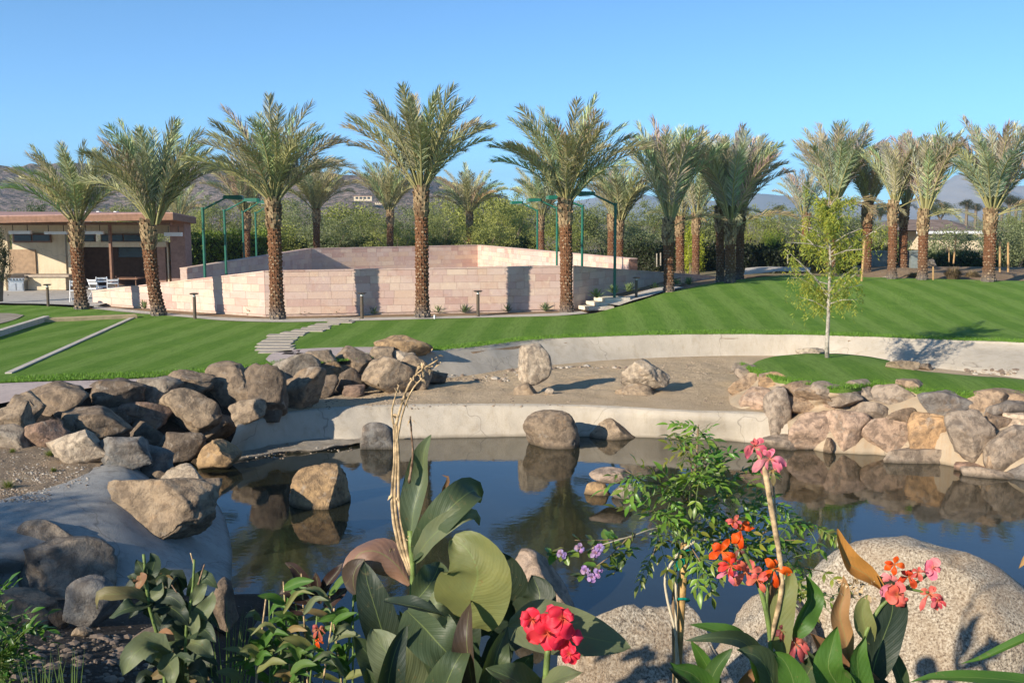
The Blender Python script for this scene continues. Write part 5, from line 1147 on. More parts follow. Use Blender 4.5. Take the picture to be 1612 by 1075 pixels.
def flower(parent, cx, cy, r, Y, color, n=6, seed=0, wither=0):
    rnd = random.Random(seed); c = at_y(cx, cy, Y); fo = empty('flower', (0, 0, 0)); fo.parent = parent; fo.location = c - wloc(parent)
    k = Y / FOC
    for i in range(n):
        a = 2 * PI * i / n + rnd.uniform(-.45, .45); out = Vector((math.cos(a), 0, math.sin(a))); fw = Vector((-.25, -1, .25)); R_ = r * k * rnd.uniform(.75, 1.12)
        tilt_ = rnd.uniform(.15, .75) * (1.2 if wither else 1); d = (out + fw * tilt_).normalized(); p0 = c + out * R_ * .05; p1 = p0 + d * R_ * .55; p2 = p0 + out * R_ * .95 + fw * R_ * .25 * rnd.uniform(-.6, .9) + Vector((0, 0, -1)) * R_ * (.12 + wither * .7)
        face = (fw - out * rnd.uniform(-.4, .6) + Vector((rnd.uniform(-.5, .5), 0, rnd.uniform(-.3, .6)))).normalized()
        wd = r * (.75 if not wither else .4) * rnd.uniform(.75, 1.2)
        def pj(v): return v
        # build with direct points
        P = cr([p0, p1, p2], 9); mb = MB(); uv = []; ph = rnd.uniform(0, 6); Wm = wd * k / 2 * 1.25
        for q_, p in enumerate(P):
            s = q_ / 8; t = (P[min(q_ + 1, 8)] - P[max(q_ - 1, 0)]).normalized(); sd = t.cross(face); sd = sd.normalized() if sd.length > .05 else Vector((1, 0, 0)); N = sd.cross(t).normalized(); w = (.16 + .84 * math.sin(PI / 2 * min(1, s / .6)) ** 1.3 if s < .6 else math.cos(PI / 2 * ((s - .6) / .4)) ** .5 * .999 + .001) * Wm
            for j in range(7):
                cc = -1 + j / 3; v = p + sd * cc * w + N * (Wm * .3 * cc * cc * math.sin(ph) + Wm * (.22 + wither * .3) * math.sin(s * 9 + ph + cc * 3) * abs(cc) * s); mb.v.append(tuple(v)); uv.append((j / 6, s))
        for q_ in range(8):
            for j in range(6): a_ = q_ * 7 + j; mb.f.append((a_, a_ + 1, a_ + 8, a_ + 7)); mb.m.append(0)
        mb.uv = uv; mb.build('petal', M['petal'], fo, smooth=True, color=tuple(min(1, x * rnd.uniform(.8, 1.15)) for x in color))
    mb = MB()
    for i in range(2 if not wither else 1): d = Vector((rnd.uniform(-.4, .4), -1, rnd.uniform(-.2, .6))).normalized(); mb.tube([c, c + d * r * k * .55], [r * k * .06, r * k * .03], 5)
    mb.build('stamen', M['petal'], fo, color=color)
    return fo
RED_ = (.8, .035, .065); COR = (.72, .12, .1); ORN = (.85, .085, .008); PK = (.75, .2, .24)
CG = (.05, .075, .036); CGL = (.115, .14, .075); CD = (.024, .038, .024); CR_ = (.055, .04, .03); CY = (.15, .165, .06); DRYC = (.2, .11, .06); GRN = (.05, .12, .02)
def root(x, Y, label, name='canna_plant', cat='canna plant', group=None):
    p = at_y(x, 1075, Y); p.z = gz(p.x, p.y, 1.9); return empty(name, p, label, cat, group)
def gb(x, Y, dy=0):   # a ground point in pixel form for stems: returns px,py,Y far enough down to reach the soil
    p = at_y(x, 1075, Y); z = gz(p.x, p.y, 1.9) - .03; a = 1075; 
    b = at_y(x, 1600, Y); t = (p.z - z) / (p.z - b.z); return (x, 1075 + (1600 - 1075) * t, Y)
# --- big canna in the centre
Y = 3.3; A = root(650, Y, 'tall canna with large torn grey-green leaves rising left of the red flower')
stalk(A, [gb(652, Y), (650, 1075, Y), (649, 960, Y), (650, 900, Y), (646, 835, Y)], (7, 5), M['stem'])
leaf(A, [(645, 850, Y), (652, 800, Y), (664, 750, Y + .03), (668, 710, Y), (679, 684, Y - .02)], 48, (.09, .12, .07), facing=(-.35, -.9, .15), fold=.75, wave=.03, peak=.45, seed=1, tipw=.03)
leaf(A, [(650, 880, Y), (668, 850, Y - .05), (694, 815, Y - .1), (725, 785, Y - .08), (748, 772, Y), (758, 790, Y + .05)], 58, CG, facing=(.1, -.75, .6), fold=.32, wave=.09, peak=.55, seed=2, tipw=.1)
leaf(A, [(655, 885, Y), (665, 862, Y - .05), (690, 835, Y - .1), (725, 812, Y - .12), (748, 810, Y - .1), (755, 826, Y - .08)], 40, CGL, facing=(-.2, -.8, .5), fold=.3, wave=.06, peak=.4, seed=3)
leaf(A, [(690, 830, Y), (694, 800, Y), (700, 768, Y), (706, 752, Y), (695, 747, Y)], 12, DRYC, fold=.5, wave=.1, seed=4, nl=10, nw=4, facing=(.3, -1, 0), label='thin brown curled leaf tip')
leaf(A, [(738, 985, Y - .25), (742, 945, Y - .3), (752, 900, Y - .34), (738, 868, Y - .33), (714, 845, Y - .3)], 128, CY, facing=(-.15, -.95, .25), fold=.16, wave=.05, peak=.42, seed=5, nl=20, nw=12, basew=.55, tipw=.12)
leaf(A, [(746, 975, Y - .2), (715, 960, Y - .25), (690, 950, Y - .28), (668, 955, Y - .25)], 74, CGL, facing=(-.1, -.8, .6), fold=.1, wave=.05, peak=.35, seed=6, basew=.5)
leaf(A, [(645, 920, Y + .1), (625, 890, Y + .1), (595, 868, Y + .1), (565, 872, Y + .1), (545, 905, Y + .1)], 66, (.2, .12, .09), facing=(-.2, -.7, .75), fold=-.45, wave=.1, peak=.5, seed=7, label='withered pinkish brown drooping leaf', tipw=.3)
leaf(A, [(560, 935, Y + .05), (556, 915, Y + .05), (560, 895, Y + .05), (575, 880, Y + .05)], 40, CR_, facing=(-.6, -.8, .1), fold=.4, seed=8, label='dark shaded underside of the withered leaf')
leaf(A, [(632, 1060, Y - .1), (608, 1010, Y - .12), (590, 955, Y - .12), (578, 915, Y - .1), (573, 884, Y - .05)], 62, CD, facing=(.25, -.95, .2), fold=.2, wave=.03, peak=.5, seed=9, basew=.3)
leaf(A, [(660, 1130, Y - .2), (640, 1080, Y - .25), (618, 1040, Y - .28), (598, 1012, Y - .25), (586, 990, Y - .2)], 84, CGL, facing=(.1, -.8, .5), fold=.2, wave=.04, peak=.5, seed=10, basew=.4)
leaf(A, [(640, 960, Y - .15), (665, 985, Y - .25), (690, 1012, Y - .32), (715, 1040, Y - .32), (735, 1062, Y - .3)], 88, CG, facing=(-.1, -.7, .75), fold=.22, wave=.05, peak=.45, seed=11, basew=.25)
leaf(A, [(655, 945, Y - .1), (672, 925, Y - .1), (685, 905, Y - .05), (692, 885, Y)], 60, CG, facing=(.2, -.9, .3), fold=.4, seed=12, basew=.3)
leaf(A, [(605, 945, Y - .2), (640, 952, Y - .28), (675, 960, Y - .3), (700, 970, Y - .3)], 34, CD, facing=(0, -.3, 1), fold=.5, wave=.05, seed=13)
leaf(A, [(752, 1140, Y - .3), (742, 1070, Y - .35), (735, 1010, Y - .4), (738, 962, Y - .35), (742, 945, Y - .3)], 52, CR_, facing=(-.5, -.9, .1), fold=.6, wave=.05, seed=14, basew=.4, label='dark reddish upright rolled leaf')
leaf(A, [(768, 1150, Y - .3), (772, 1080, Y - .35), (782, 1030, Y - .38), (800, 985, Y - .3)], 60, CG, facing=(.3, -.9, .2), fold=.5, wave=.05, seed=15, basew=.4)
leaf(A, [(770, 1000, Y + .2), (790, 965, Y + .15), (805, 925, Y + .1), (800, 890, Y + .1), (788, 868, Y + .1)], 70, CD, facing=(.2, -.95, .1), fold=.3, wave=.05, seed=16, basew=.4)
leaf(A, [(800, 1010, Y + .1), (835, 975, Y + .05), (850, 940, Y + .05), (838, 905, Y + .1)], 80, CD, facing=(-.2, -.6, .7), fold=.2, seed=17, basew=.4)
leaf(A, [(610, 1120, Y - .3), (612, 1070, Y - .35), (622, 1025, Y - .35), (640, 985, Y - .3)], 50, CD, facing=(.4, -.9, .2), fold=.5, seed=18, basew=.4)
leaf(A, [(690, 1140, Y - .3), (700, 1085, Y - .4), (716, 1045, Y - .42), (740, 1010, Y - .35)], 72, CG, facing=(-.3, -.9, .3), fold=.35, seed=19, basew=.4)
leaf(A, [(655, 1000, Y), (625, 985, Y - .05), (600, 985, Y - .1), (575, 1000, Y - .1)], 40, CG, facing=(0, -.5, .9), fold=.3, seed=41)
# dry flower stalk
for dx, s in ((0, 0), (6, 1), (-5, 2)):
    stalk(A, [(648 + dx * .3, 905, Y), (632 + dx, 855, Y), (622 + dx, 790, Y), (624 + dx * .6, 720, Y), (622 + dx * .4, 668, Y)], (3.4, 1.8), M['straw'], 'dry_stalk', knots=.3)
stalk(A, [(623, 670, Y), (630, 645, Y), (641, 612, Y), (657, 588, Y), (690, 566, Y)], (2.4, 1.3), M['straw'], 'dry_stalk', knots=.5)
stalk(A, [(624, 700, Y), (634, 650, Y), (650, 612, Y), (668, 592, Y)], (2, 1.2), M['straw'], 'dry_stalk', knots=.5)
stalk(A, [(622, 680, Y), (617, 650, Y), (622, 625, Y), (628, 606, Y)], (2, 1), M['straw'], 'dry_stalk', knots=.6)
stalk(A, [(644, 760, Y), (650, 715, Y), (648, 685, Y), (646, 655, Y)], (2.4, 1.2), M['husk'], 'dry_stalk', knots=.6)
rnd = random.Random(5); mb = MB()
for cx, cy, n_, sp in ((686, 570, 14, 9), (668, 580, 16, 10), (655, 595, 10, 8), (627, 608, 5, 5), (645, 658, 6, 5), (636, 630, 6, 6), (632, 850, 12, 12), (620, 780, 6, 4), (617, 655, 5, 4)):
    for _ in range(n_):
        a = at_y(cx + rnd.gauss(0, sp * .6), cy + rnd.gauss(0, sp * .6), Y); d = Vector((rnd.gauss(0, 1), rnd.gauss(0, 1), rnd.gauss(0, 1) - .6)).normalized(); k = rnd.uniform(.008, .028); s_ = d.cross(Vector((rnd.gauss(0, 1), rnd.gauss(0, 1), 1))).normalized() * k * .22
        mb.add([a, a + d * k * .5 + s_, a + d * k + Vector((0, 0, -.006)), a + d * k * .5 - s_], [(0, 1, 2, 3)])
tag(mb.build('dry_husks', M['straw'], A), kind='stuff')
rnd = random.Random(67)
for i in range(26):
    bx_ = rnd.uniform(575, 800); y0 = rnd.uniform(1060, 1150); s_ = rnd.choice((-1, 1)); L_ = rnd.uniform(60, 110); yy = Y + rnd.uniform(.1, .45)
    leaf(A, [(bx_, y0, yy), (bx_ + s_ * L_ * .25, y0 - L_ * .6, yy - .03), (bx_ + s_ * L_ * .55, y0 - L_ * rnd.uniform(.9, 1.15), yy - .05)], rnd.uniform(34, 60), rnd.choice((CD, CD, CG, CR_, (.035, .06, .03))), facing=(rnd.uniform(-.5, .5), -.85, rnd.uniform(.1, .6)), fold=.4, wave=.07, seed=600 + i, nl=10, nw=6, basew=.35)
# --- red canna
Y = 2.9; B = root(862, Y, 'canna with a cluster of coral red flowers at the bottom centre')
stalk(B, [gb(858, Y), (859, 1075, Y), (861, 1040, Y), (864, 1010, Y)], (8, 5), M['stem'])
for i, (x, y, r_) in enumerate(((838, 975, 25), (862, 995, 30), (886, 972, 27), (893, 1003, 26), (870, 970, 22), (896, 1028, 18), (848, 1000, 20))): flower(B, x, y, r_, Y - .03 * (i % 3), RED_, 6, 50 + i)
leaf(B, [(800, 985, Y + .15), (840, 985, Y + .1), (895, 995, Y + .1), (950, 1008, Y + .1), (993, 1018, Y + .1)], 92, CGL, facing=(.1, -.75, .65), fold=.2, wave=.03, peak=.35, seed=20, basew=.35, nl=20)
leaf(B, [(835, 1100, Y), (870, 1072, Y - .05), (900, 1060, Y - .1), (918, 1058, Y - .1)], 50, CGL, facing=(0, -.5, .9), fold=.2, seed=21, basew=.5)
leaf(B, [(860, 1120, Y), (830, 1085, Y - .05), (800, 1065, Y - .1), (765, 1050, Y - .1)], 70, CG, facing=(0, -.6, .8), fold=.3, seed=22, basew=.4)
# --- right canna with orange and pink flowers
Y = 3.0; C_ = root(1200, Y, 'canna with orange-red flowers and dried pink blooms right of the wooden stake')
stalk(C_, [(1212, 1010, Y), (1230, 930, Y), (1228, 880, Y), (1216, 810, Y), (1205, 745, Y), (1193, 705, Y)], (4, 5), M['straw'], 'dry_stalk', knots=.12)
stalk(C_, [(1228, 880, Y + .02), (1222, 820, Y + .02), (1218, 770, Y + .02), (1215, 738, Y + .02)], (2, 1.5), M['straw'], 'dry_stalk')
stalk(C_, [gb(1214, Y), (1214, 1075, Y), (1212, 1000, Y), (1198, 930, Y), (1176, 880, Y), (1160, 850, Y)], (5.5, 3.5), M['stem'])
stalk(C_, [(1212, 1000, Y), (1207, 950, Y), (1212, 910, Y), (1218, 895, Y)], (3, 2.5), M['stem'])
flower(C_, 1188, 702, 20, Y, (.6, .1, .14), 6, 60, .5); flower(C_, 1212, 722, 26, Y, PK, 6, 61, .5); flower(C_, 1216, 740, 16, Y, (.3, .17, .1), 5, 62, 1)
for i, (x, y, r_, c) in enumerate(((1166, 834, 26, ORN), (1156, 820, 13, COR), (1136, 868, 28, ORN), (1150, 890, 20, (.75, .06, .04)), (1174, 900, 28, COR), (1146, 902, 18, PK), (1218, 895, 26, ORN), (1192, 912, 20, COR), (1165, 862, 16, (.25, .08, .06)))): flower(C_, x, y, r_, Y - .03 * (i % 2), c, 5, 70 + i, .12)
flower(C_, 1252, 1012, 24, Y, (.55, .1, .1), 7, 80, .8); flower(C_, 1232, 992, 14, Y, (.25, .05, .06), 6, 81, .8)
leaf(C_, [(1200, 1090, Y), (1180, 1030, Y - .05), (1150, 1000, Y - .1), (1115, 988, Y - .1), (1086, 982, Y - .1)], 40, GRN, facing=(0, -.6, .8), fold=.4, wave=.04, seed=23, basew=.3)
leaf(C_, [(1205, 1110, Y), (1195, 1040, Y - .1), (1170, 1010, Y - .15), (1130, 1003, Y - .2), (1078, 1008, Y - .2)], 34, CG, facing=(.2, -.8, .5), fold=.35, seed=24, basew=.3)
leaf(C_, [(1130, 1150, Y - .1), (1115, 1090, Y - .15), (1090, 1060, Y - .18), (1062, 1050, Y - .2), (1054, 1042, Y - .2)], 44, GRN, facing=(-.1, -.8, .6), fold=.3, seed=25, basew=.4)
leaf(C_, [(1235, 1040, Y), (1228, 990, Y), (1235, 945, Y), (1245, 915, Y), (1242, 890, Y)], 44, CY, facing=(-.3, -.95, .1), fold=.3, seed=26)
leaf(C_, [(1250, 1010, Y), (1262, 975, Y), (1278, 940, Y + .05), (1268, 905, Y + .05)], 42, GRN, facing=(.2, -.95, .1), fold=.6, seed=27)
leaf(C_, [(1225, 985, Y + .02), (1218, 955, Y + .02), (1222, 925, Y + .02), (1232, 900, Y + .02)], 30, DRYC, facing=(-.3, -.9, .1), fold=.2, seed=28, label='brown dried leaf behind the orange flowers')
leaf(C_, [(1235, 1140, Y - .2), (1215, 1070, Y - .25), (1195, 1035, Y - .28), (1160, 1022, Y - .3)], 62, CG, facing=(.1, -.8, .6), fold=.3, seed=29, basew=.4)
leaf(C_, [(1240, 1140, Y - .2), (1250, 1080, Y - .25), (1235, 1040, Y - .25), (1215, 1025, Y - .25)], 60, GRN, facing=(-.2, -.9, .4), fold=.35, seed=30, basew=.4)
# --- far right canna
Y = 2.9; E = root(1355, Y, 'canna with coral flowers and a rusty folded leaf before the huge granite boulder')
stalk(E, [gb(1350, Y), (1352, 1075, Y), (1362, 1000, Y), (1390, 950, Y), (1425, 925, Y)], (6, 3), M['stem'])
leaf(E, [(1392, 930, Y), (1365, 905, Y), (1335, 885, Y), (1322, 855, Y), (1319, 832, Y)], 36, (.36, .17, .04), facing=(.35, -.9, .2), fold=.7, wave=.06, seed=31, peak=.5, label='rusty orange-brown folded upright leaf')
leaf(E, [(1338, 1040, Y), (1330, 1000, Y), (1322, 965, Y), (1330, 930, Y), (1328, 905, Y)], 34, (.26, .15, .07), facing=(-.3, -.95, .1), fold=.8, wave=.1, seed=32, label='dry brown rolled leaf')
leaf(E, [(1345, 1130, Y - .05), (1320, 1080, Y - .08), (1304, 1050, Y - .1), (1310, 1015, Y - .1), (1318, 985, Y - .1)], 60, GRN, facing=(-.3, -.9, .3), fold=.35, seed=33, basew=.4)
leaf(E, [(1350, 1130, Y - .05), (1352, 1070, Y - .08), (1350, 1030, Y - .08), (1362, 1000, Y - .08)], 46, GRN, facing=(.2, -.9, .3), fold=.5, seed=34, basew=.4)
leaf(E, [(1368, 1090, Y), (1378, 1040, Y), (1392, 1000, Y), (1405, 960, Y), (1400, 925, Y), (1380, 905, Y)], 60, CD, facing=(-.1, -1, .1), fold=.25, seed=35, basew=.3)
leaf(E, [(1372, 1010, Y), (1360, 980, Y), (1358, 955, Y), (1366, 935, Y)], 36, CY, facing=(-.2, -.9, .3), fold=.5, seed=36, basew=.3)
for i, (x, y, r_, c, w_) in enumerate(((1403, 918, 22, PK, 0), (1412, 935, 22, COR, 0), (1408, 888, 18, ORN, .1), (1430, 908, 20, (.75, .06, .02), .2), (1468, 893, 18, PK, 0), (1445, 900, 14, COR, .4), (1462, 935, 22, COR, .6), (1476, 945, 14, (.6, .08, .1), .5))): flower(E, x, y, r_, Y - .02 * (i % 3), c, 5, 90 + i, w_)
stalk(E, [(1425, 925, Y), (1445, 915, Y), (1465, 900, Y)], (2.5, 2), M['stem']); stalk(E, [(1425, 925, Y), (1448, 930, Y), (1462, 932, Y)], (2.5, 2), M['stem'])
rnd = random.Random(8); mb = MB()
for _ in range(60):
    a = at_y(1345 + rnd.gauss(0, 14), 925 + rnd.gauss(0, 10), Y); d = Vector((rnd.gauss(0, 1), rnd.gauss(0, 1), rnd.gauss(0, 1))).normalized(); k = rnd.uniform(.012, .035); s_ = d.cross(Vector((rnd.gauss(0, 1), rnd.gauss(0, 1), 1))).normalized() * k * .2; mb.add([a, a + d * k * .5 + s_, a + d * k, a + d * k * .5 - s_], [(0, 1, 2, 3)])
tag(mb.build('dry_husks', M['straw'], E), kind='stuff')
rnd = random.Random(68)
for i in range(26):
    p, xa, xb, yy = ((C_, 1090, 1290, 3.0), (E, 1300, 1440, 2.9))[i % 2]; bx_ = rnd.uniform(xa, xb); y0 = rnd.uniform(1085, 1150); L_ = rnd.uniform(60, 120); s_ = rnd.choice((-1, 1)); yy += rnd.uniform(.03, .3)
    leaf(p, [(bx_, y0, yy), (bx_ + s_ * L_ * .2, y0 - L_ * .55, yy - .03), (bx_ + s_ * L_ * .5, y0 - L_ * rnd.uniform(.75, 1.05), yy - .05)], rnd.uniform(26, 48), rnd.choice((GRN, CD, CG, (.035, .08, .02), DRYC)), facing=(rnd.uniform(-.5, .5), -.85, rnd.uniform(.1, .6)), fold=.45, wave=.08, seed=700 + i, nl=10, nw=6, basew=.35)
H_ = root(1640, 2.7, 'canna leaves entering at the lower right edge of the picture')
leaf(H_, [(1680, 990, 2.7), (1620, 1003, 2.7), (1575, 1022, 2.7), (1540, 1038, 2.7), (1510, 1045, 2.7)], 17, GRN, facing=(0, -.5, .9), fold=.6, seed=37, peak=.3, basew=.4)
leaf(H_, [(1700, 1100, 2.7), (1620, 1075, 2.7), (1540, 1066, 2.7), (1470, 1066, 2.7), (1430, 1074, 2.7)], 30, GRN, facing=(0, -.4, .9), fold=.3, seed=38, basew=.4)
leaf(H_, [(1690, 860, 2.7), (1650, 865, 2.7), (1620, 875, 2.7), (1603, 895, 2.7)], 18, (.34, .2, .08), facing=(0, -.8, .5), fold=.4, seed=39, basew=.4)
# --- vine on a stake
def pinnate(seed, n=3, curl=.2):
    rnd = random.Random(seed); mb = MB(); Lr = .1; pts = [Vector((Lr * i / 6, 0, -curl * Lr * (i / 6) ** 2)) for i in range(7)]; mb.tube(pts, [.0012] * 7, 4, 1, cap=False)
    def lf(b, d, up, L_, w):
        s_ = d.cross(up).normalized(); k = [(0, 0, 0), (.25, .75, .0), (.5, 1, -.03), (.75, .62, -.1), (1, 0, -.22)]; vs_ = []; 
        for t, ww, dz in k: c = b + d * L_ * t + up * dz * L_; vs_ += [c - s_ * w * ww + up * w * ww * .35, c, c + s_ * w * ww + up * w * ww * .35]
        f = []
        for i in range(4): a = i * 3; f += [(a, a + 1, a + 4, a + 3), (a + 1, a + 2, a + 5, a + 4)]
        mb.add(vs_, f, 0)
    up = Vector((0, 0, 1))
    for i in range(n):
        t = .3 + .6 * i / max(1, n - 1) * .95; b = pts[min(6, int(t * 6))]
        for sg in (-1, 1): lf(b, Vector((.55, sg * .8, rnd.uniform(-.35, .1))).normalized(), up, rnd.uniform(.03, .042), rnd.uniform(.0062, .0085))
    lf(pts[6], Vector((1, 0, -.3)).normalized(), up, .046, .009)
    return mb.mesh('leaf', [M['leafg'], M['stem']], smooth=True)
def m_leafg():
    t = NT('glossy_leaf'); oi = t.n('ObjectInfo'); g_ = t.n('NewGeometry').outputs['Random Per Island']; n = t.noise(t.co(), 30, 4)
    c = t.mix(t.ramp(t.math('FRACT', t.math('ADD', g_, oi.outputs['Random'])), [(0, 0.0), (1, 1.0)]), t.mix(1.0, oi.outputs['Color'], (.65, .7, .7), 'MULTIPLY'), t.mix(1.0, oi.outputs['Color'], (1.5, 1.35, 1.1), 'MULTIPLY'))
    c = t.mix(t.ramp(n, [(.6, 0.0), (.75, .3)]), c, (.25, .25, .07)); t.fin(c, .38, t.bump(n, .3, .002), .5); t.translucent(t.mix(1.0, c, (1.3, 1.5, .5), 'MULTIPLY'), .3); return t.m
M['leafg'] = m_leafg()
PN = [pinnate(i, n_, cu) for i, (n_, cu) in enumerate(((3, .2), (2, .5), (4, .35), (3, .8), (1, .3)))]
def branch_leaves(parent, br, n, Y, col, sc=1.0, rnd=random.Random(3), meshes=PN, dens=True):
    P = cr([at_y(*p) for p in br], 24)
    for i in range(n):
        f = rnd.uniform(.12, 1.0); q = P[min(23, int(f * 23))]; t = (P[min(23, int(f * 23) + 1)] - P[max(0, int(f * 23) - 1)]).normalized()
        d = (t * rnd.uniform(-.1, .8) + Vector((rnd.gauss(0, .8), rnd.gauss(-.25, .7), rnd.gauss(.05, .55)))).normalized(); up = Vector((rnd.gauss(-.25, .3), rnd.gauss(-.35, .3), 1)).normalized(); sd = up.cross(d).normalized(); up2 = d.cross(sd)
        o = link('leaf', rnd.choice(meshes), parent, None, tuple(c * rnd.uniform(.75, 1.3) for c in col)); R = Matrix((d, sd, up2)).transposed().to_4x4(); o.matrix_local = Matrix.Translation(q - wloc(parent)) @ R @ Matrix.Scale(sc * rnd.uniform(.75, 1.2), 4)
Y = 3.4; V = root(1072, Y, 'leafy trumpet vine with small pointed green leaves spreading around the wooden stake', 'flowering_vine', 'vine'); VG = (.13, .21, .035)
stk = root(1068, Y - .05, 'wooden garden stake tied with green tape inside the vine', 'garden_stake', 'stake')
stalk(stk, [gb(1062, Y - .05), (1066, 1075, Y - .05), (1072, 960, Y - .05), (1079, 855, Y - .05)], (8, 7.5), M['stake'], 'stake', 5)
for yy in (868, 882, 944): 
    mb = MB(); x_ = 1066 + (1075 - yy) * .06
    c = [at_y(x_ + 11 * math.cos(a), yy + 2 * math.sin(a), Y - .05 + .02 * math.sin(a)) for a in [i * PI / 6 for i in range(13)]]
    mb.tube(c, .0045, 6); mb.build('tie_tape', M['tape'], stk)
leaf(stk, [(1076, 880, Y - .09), (1070, 888, Y - .1), (1066, 898, Y - .1)], 14, (.0, .25, .18), fold=.5, name='tape_end', mat=M['tape'], nl=5, nw=3)
stalk(V, [gb(1060, Y), (1062, 1075, Y), (1060, 960, Y), (1062, 905, Y), (1072, 870, Y), (1084, 835, Y), (1092, 770, Y), (1098, 700, Y), (1099, 672, Y)], (5, 1.5), M['twig'], knots=.15)
stalk(V, [(1070, 1060, Y - .08), (1062, 990, Y - .1), (1050, 940, Y - .1), (1048, 905, Y - .1), (1068, 872, Y - .08), (1100, 850, Y - .06), (1130, 850, Y - .05)], (2.2, 2.2), M['rope'])
stalk(V, [(1066, 1075, Y - .07), (1064, 960, Y - .07), (1064, 900, Y - .07)], (2.5, 2.2), M['rope'])
BR = [([(1098, 700, Y), (1098, 680, Y), (1100, 668, Y)], 7), ([(1092, 770, Y), (1085, 720, Y - .05), (1066, 690, Y - .1)], 15), ([(1090, 780, Y), (1110, 735, Y), (1128, 700, Y + .05)], 16), ([(1088, 800, Y), (1060, 770, Y - .1), (1020, 760, Y - .15), (985, 740, Y - .15)], 20), ([(1085, 830, Y), (1045, 810, Y - .1), (1005, 800, Y - .15)], 20),
      ([(1086, 820, Y), (1125, 780, Y + .1), (1160, 745, Y + .1), (1190, 730, Y + .1)], 26), ([(1086, 840, Y), (1140, 820, Y + .05), (1190, 800, Y + .1), (1235, 790, Y + .1)], 30), ([(1100, 850, Y), (1160, 850, Y + .1), (1220, 850, Y + .15), (1270, 850, Y + .15)], 28), ([(1120, 850, Y), (1190, 880, Y + .1), (1250, 890, Y + .15), (1300, 900, Y + .2)], 24),
      ([(1075, 860, Y), (1040, 850, Y - .05), (1025, 880, Y - .1)], 9), ([(1080, 850, Y), (1100, 880, Y - .1), (1110, 900, Y - .1)], 12), ([(1200, 840, Y + .1), (1240, 820, Y + .1), (1300, 835, Y + .1)], 14), ([(1200, 870, Y + .1), (1250, 920, Y + .1), (1290, 940, Y + .1)], 12), ([(1080, 790, Y), (1090, 760, Y - .15), (1105, 750, Y - .2)], 12)]
for br, n_ in BR:
    stalk(V, br, (1.6, .8), M['twig'], 'branch', 5); branch_leaves(V, br, n_, Y, VG, .95)
lb = [(1078, 860, Y), (1040, 832, Y - .1), (990, 845, Y - .2), (940, 860, Y - .25), (890, 880, Y - .25)]; stalk(V, lb, (1.6, .9), M['rope'], 'branch', 5)
def oval(seed):
    mb = leaf_mb([(806, 537, 1.6), (806, 520, 1.6), (806, 500, 1.6)], 22, facing=(0, -1, 0), fold=.3, seed=seed, nl=8, nw=4); c = at_y(806, 537, 1.6)
    v = [Vector(q) - c for q in mb.v]; mb.v = [tuple(Vector((q.z, q.x, -q.y))) for q in v]; mb.uv = None; return mb.mesh('leaf', M['leafg'], smooth=True)
OV = [oval(i) for i in range(3)]
for b_ in ([(1000, 845, Y - .2), (950, 850, Y - .2), (905, 850, Y - .25)], [(990, 845, Y - .2), (960, 875, Y - .25), (925, 900, Y - .25), (900, 915, Y - .25)], [(940, 860, Y - .25), (900, 870, Y - .25), (860, 870, Y - .25)], [(1000, 840, Y - .2), (985, 870, Y - .2), (965, 905, Y - .2)]):
    stalk(V, b_, (1.2, .8), M['twig'], 'branch', 5); branch_leaves(V, b_, 13, Y, (.1, .15, .035), 1.15, meshes=OV)
for i, (x, y) in enumerate(((884, 872), (913, 862), (938, 870), (922, 897), (942, 900), (932, 908), (944, 862))): flower(V, x, y, 9, Y - .28, (.4, .22, .42), 5, 120 + i)
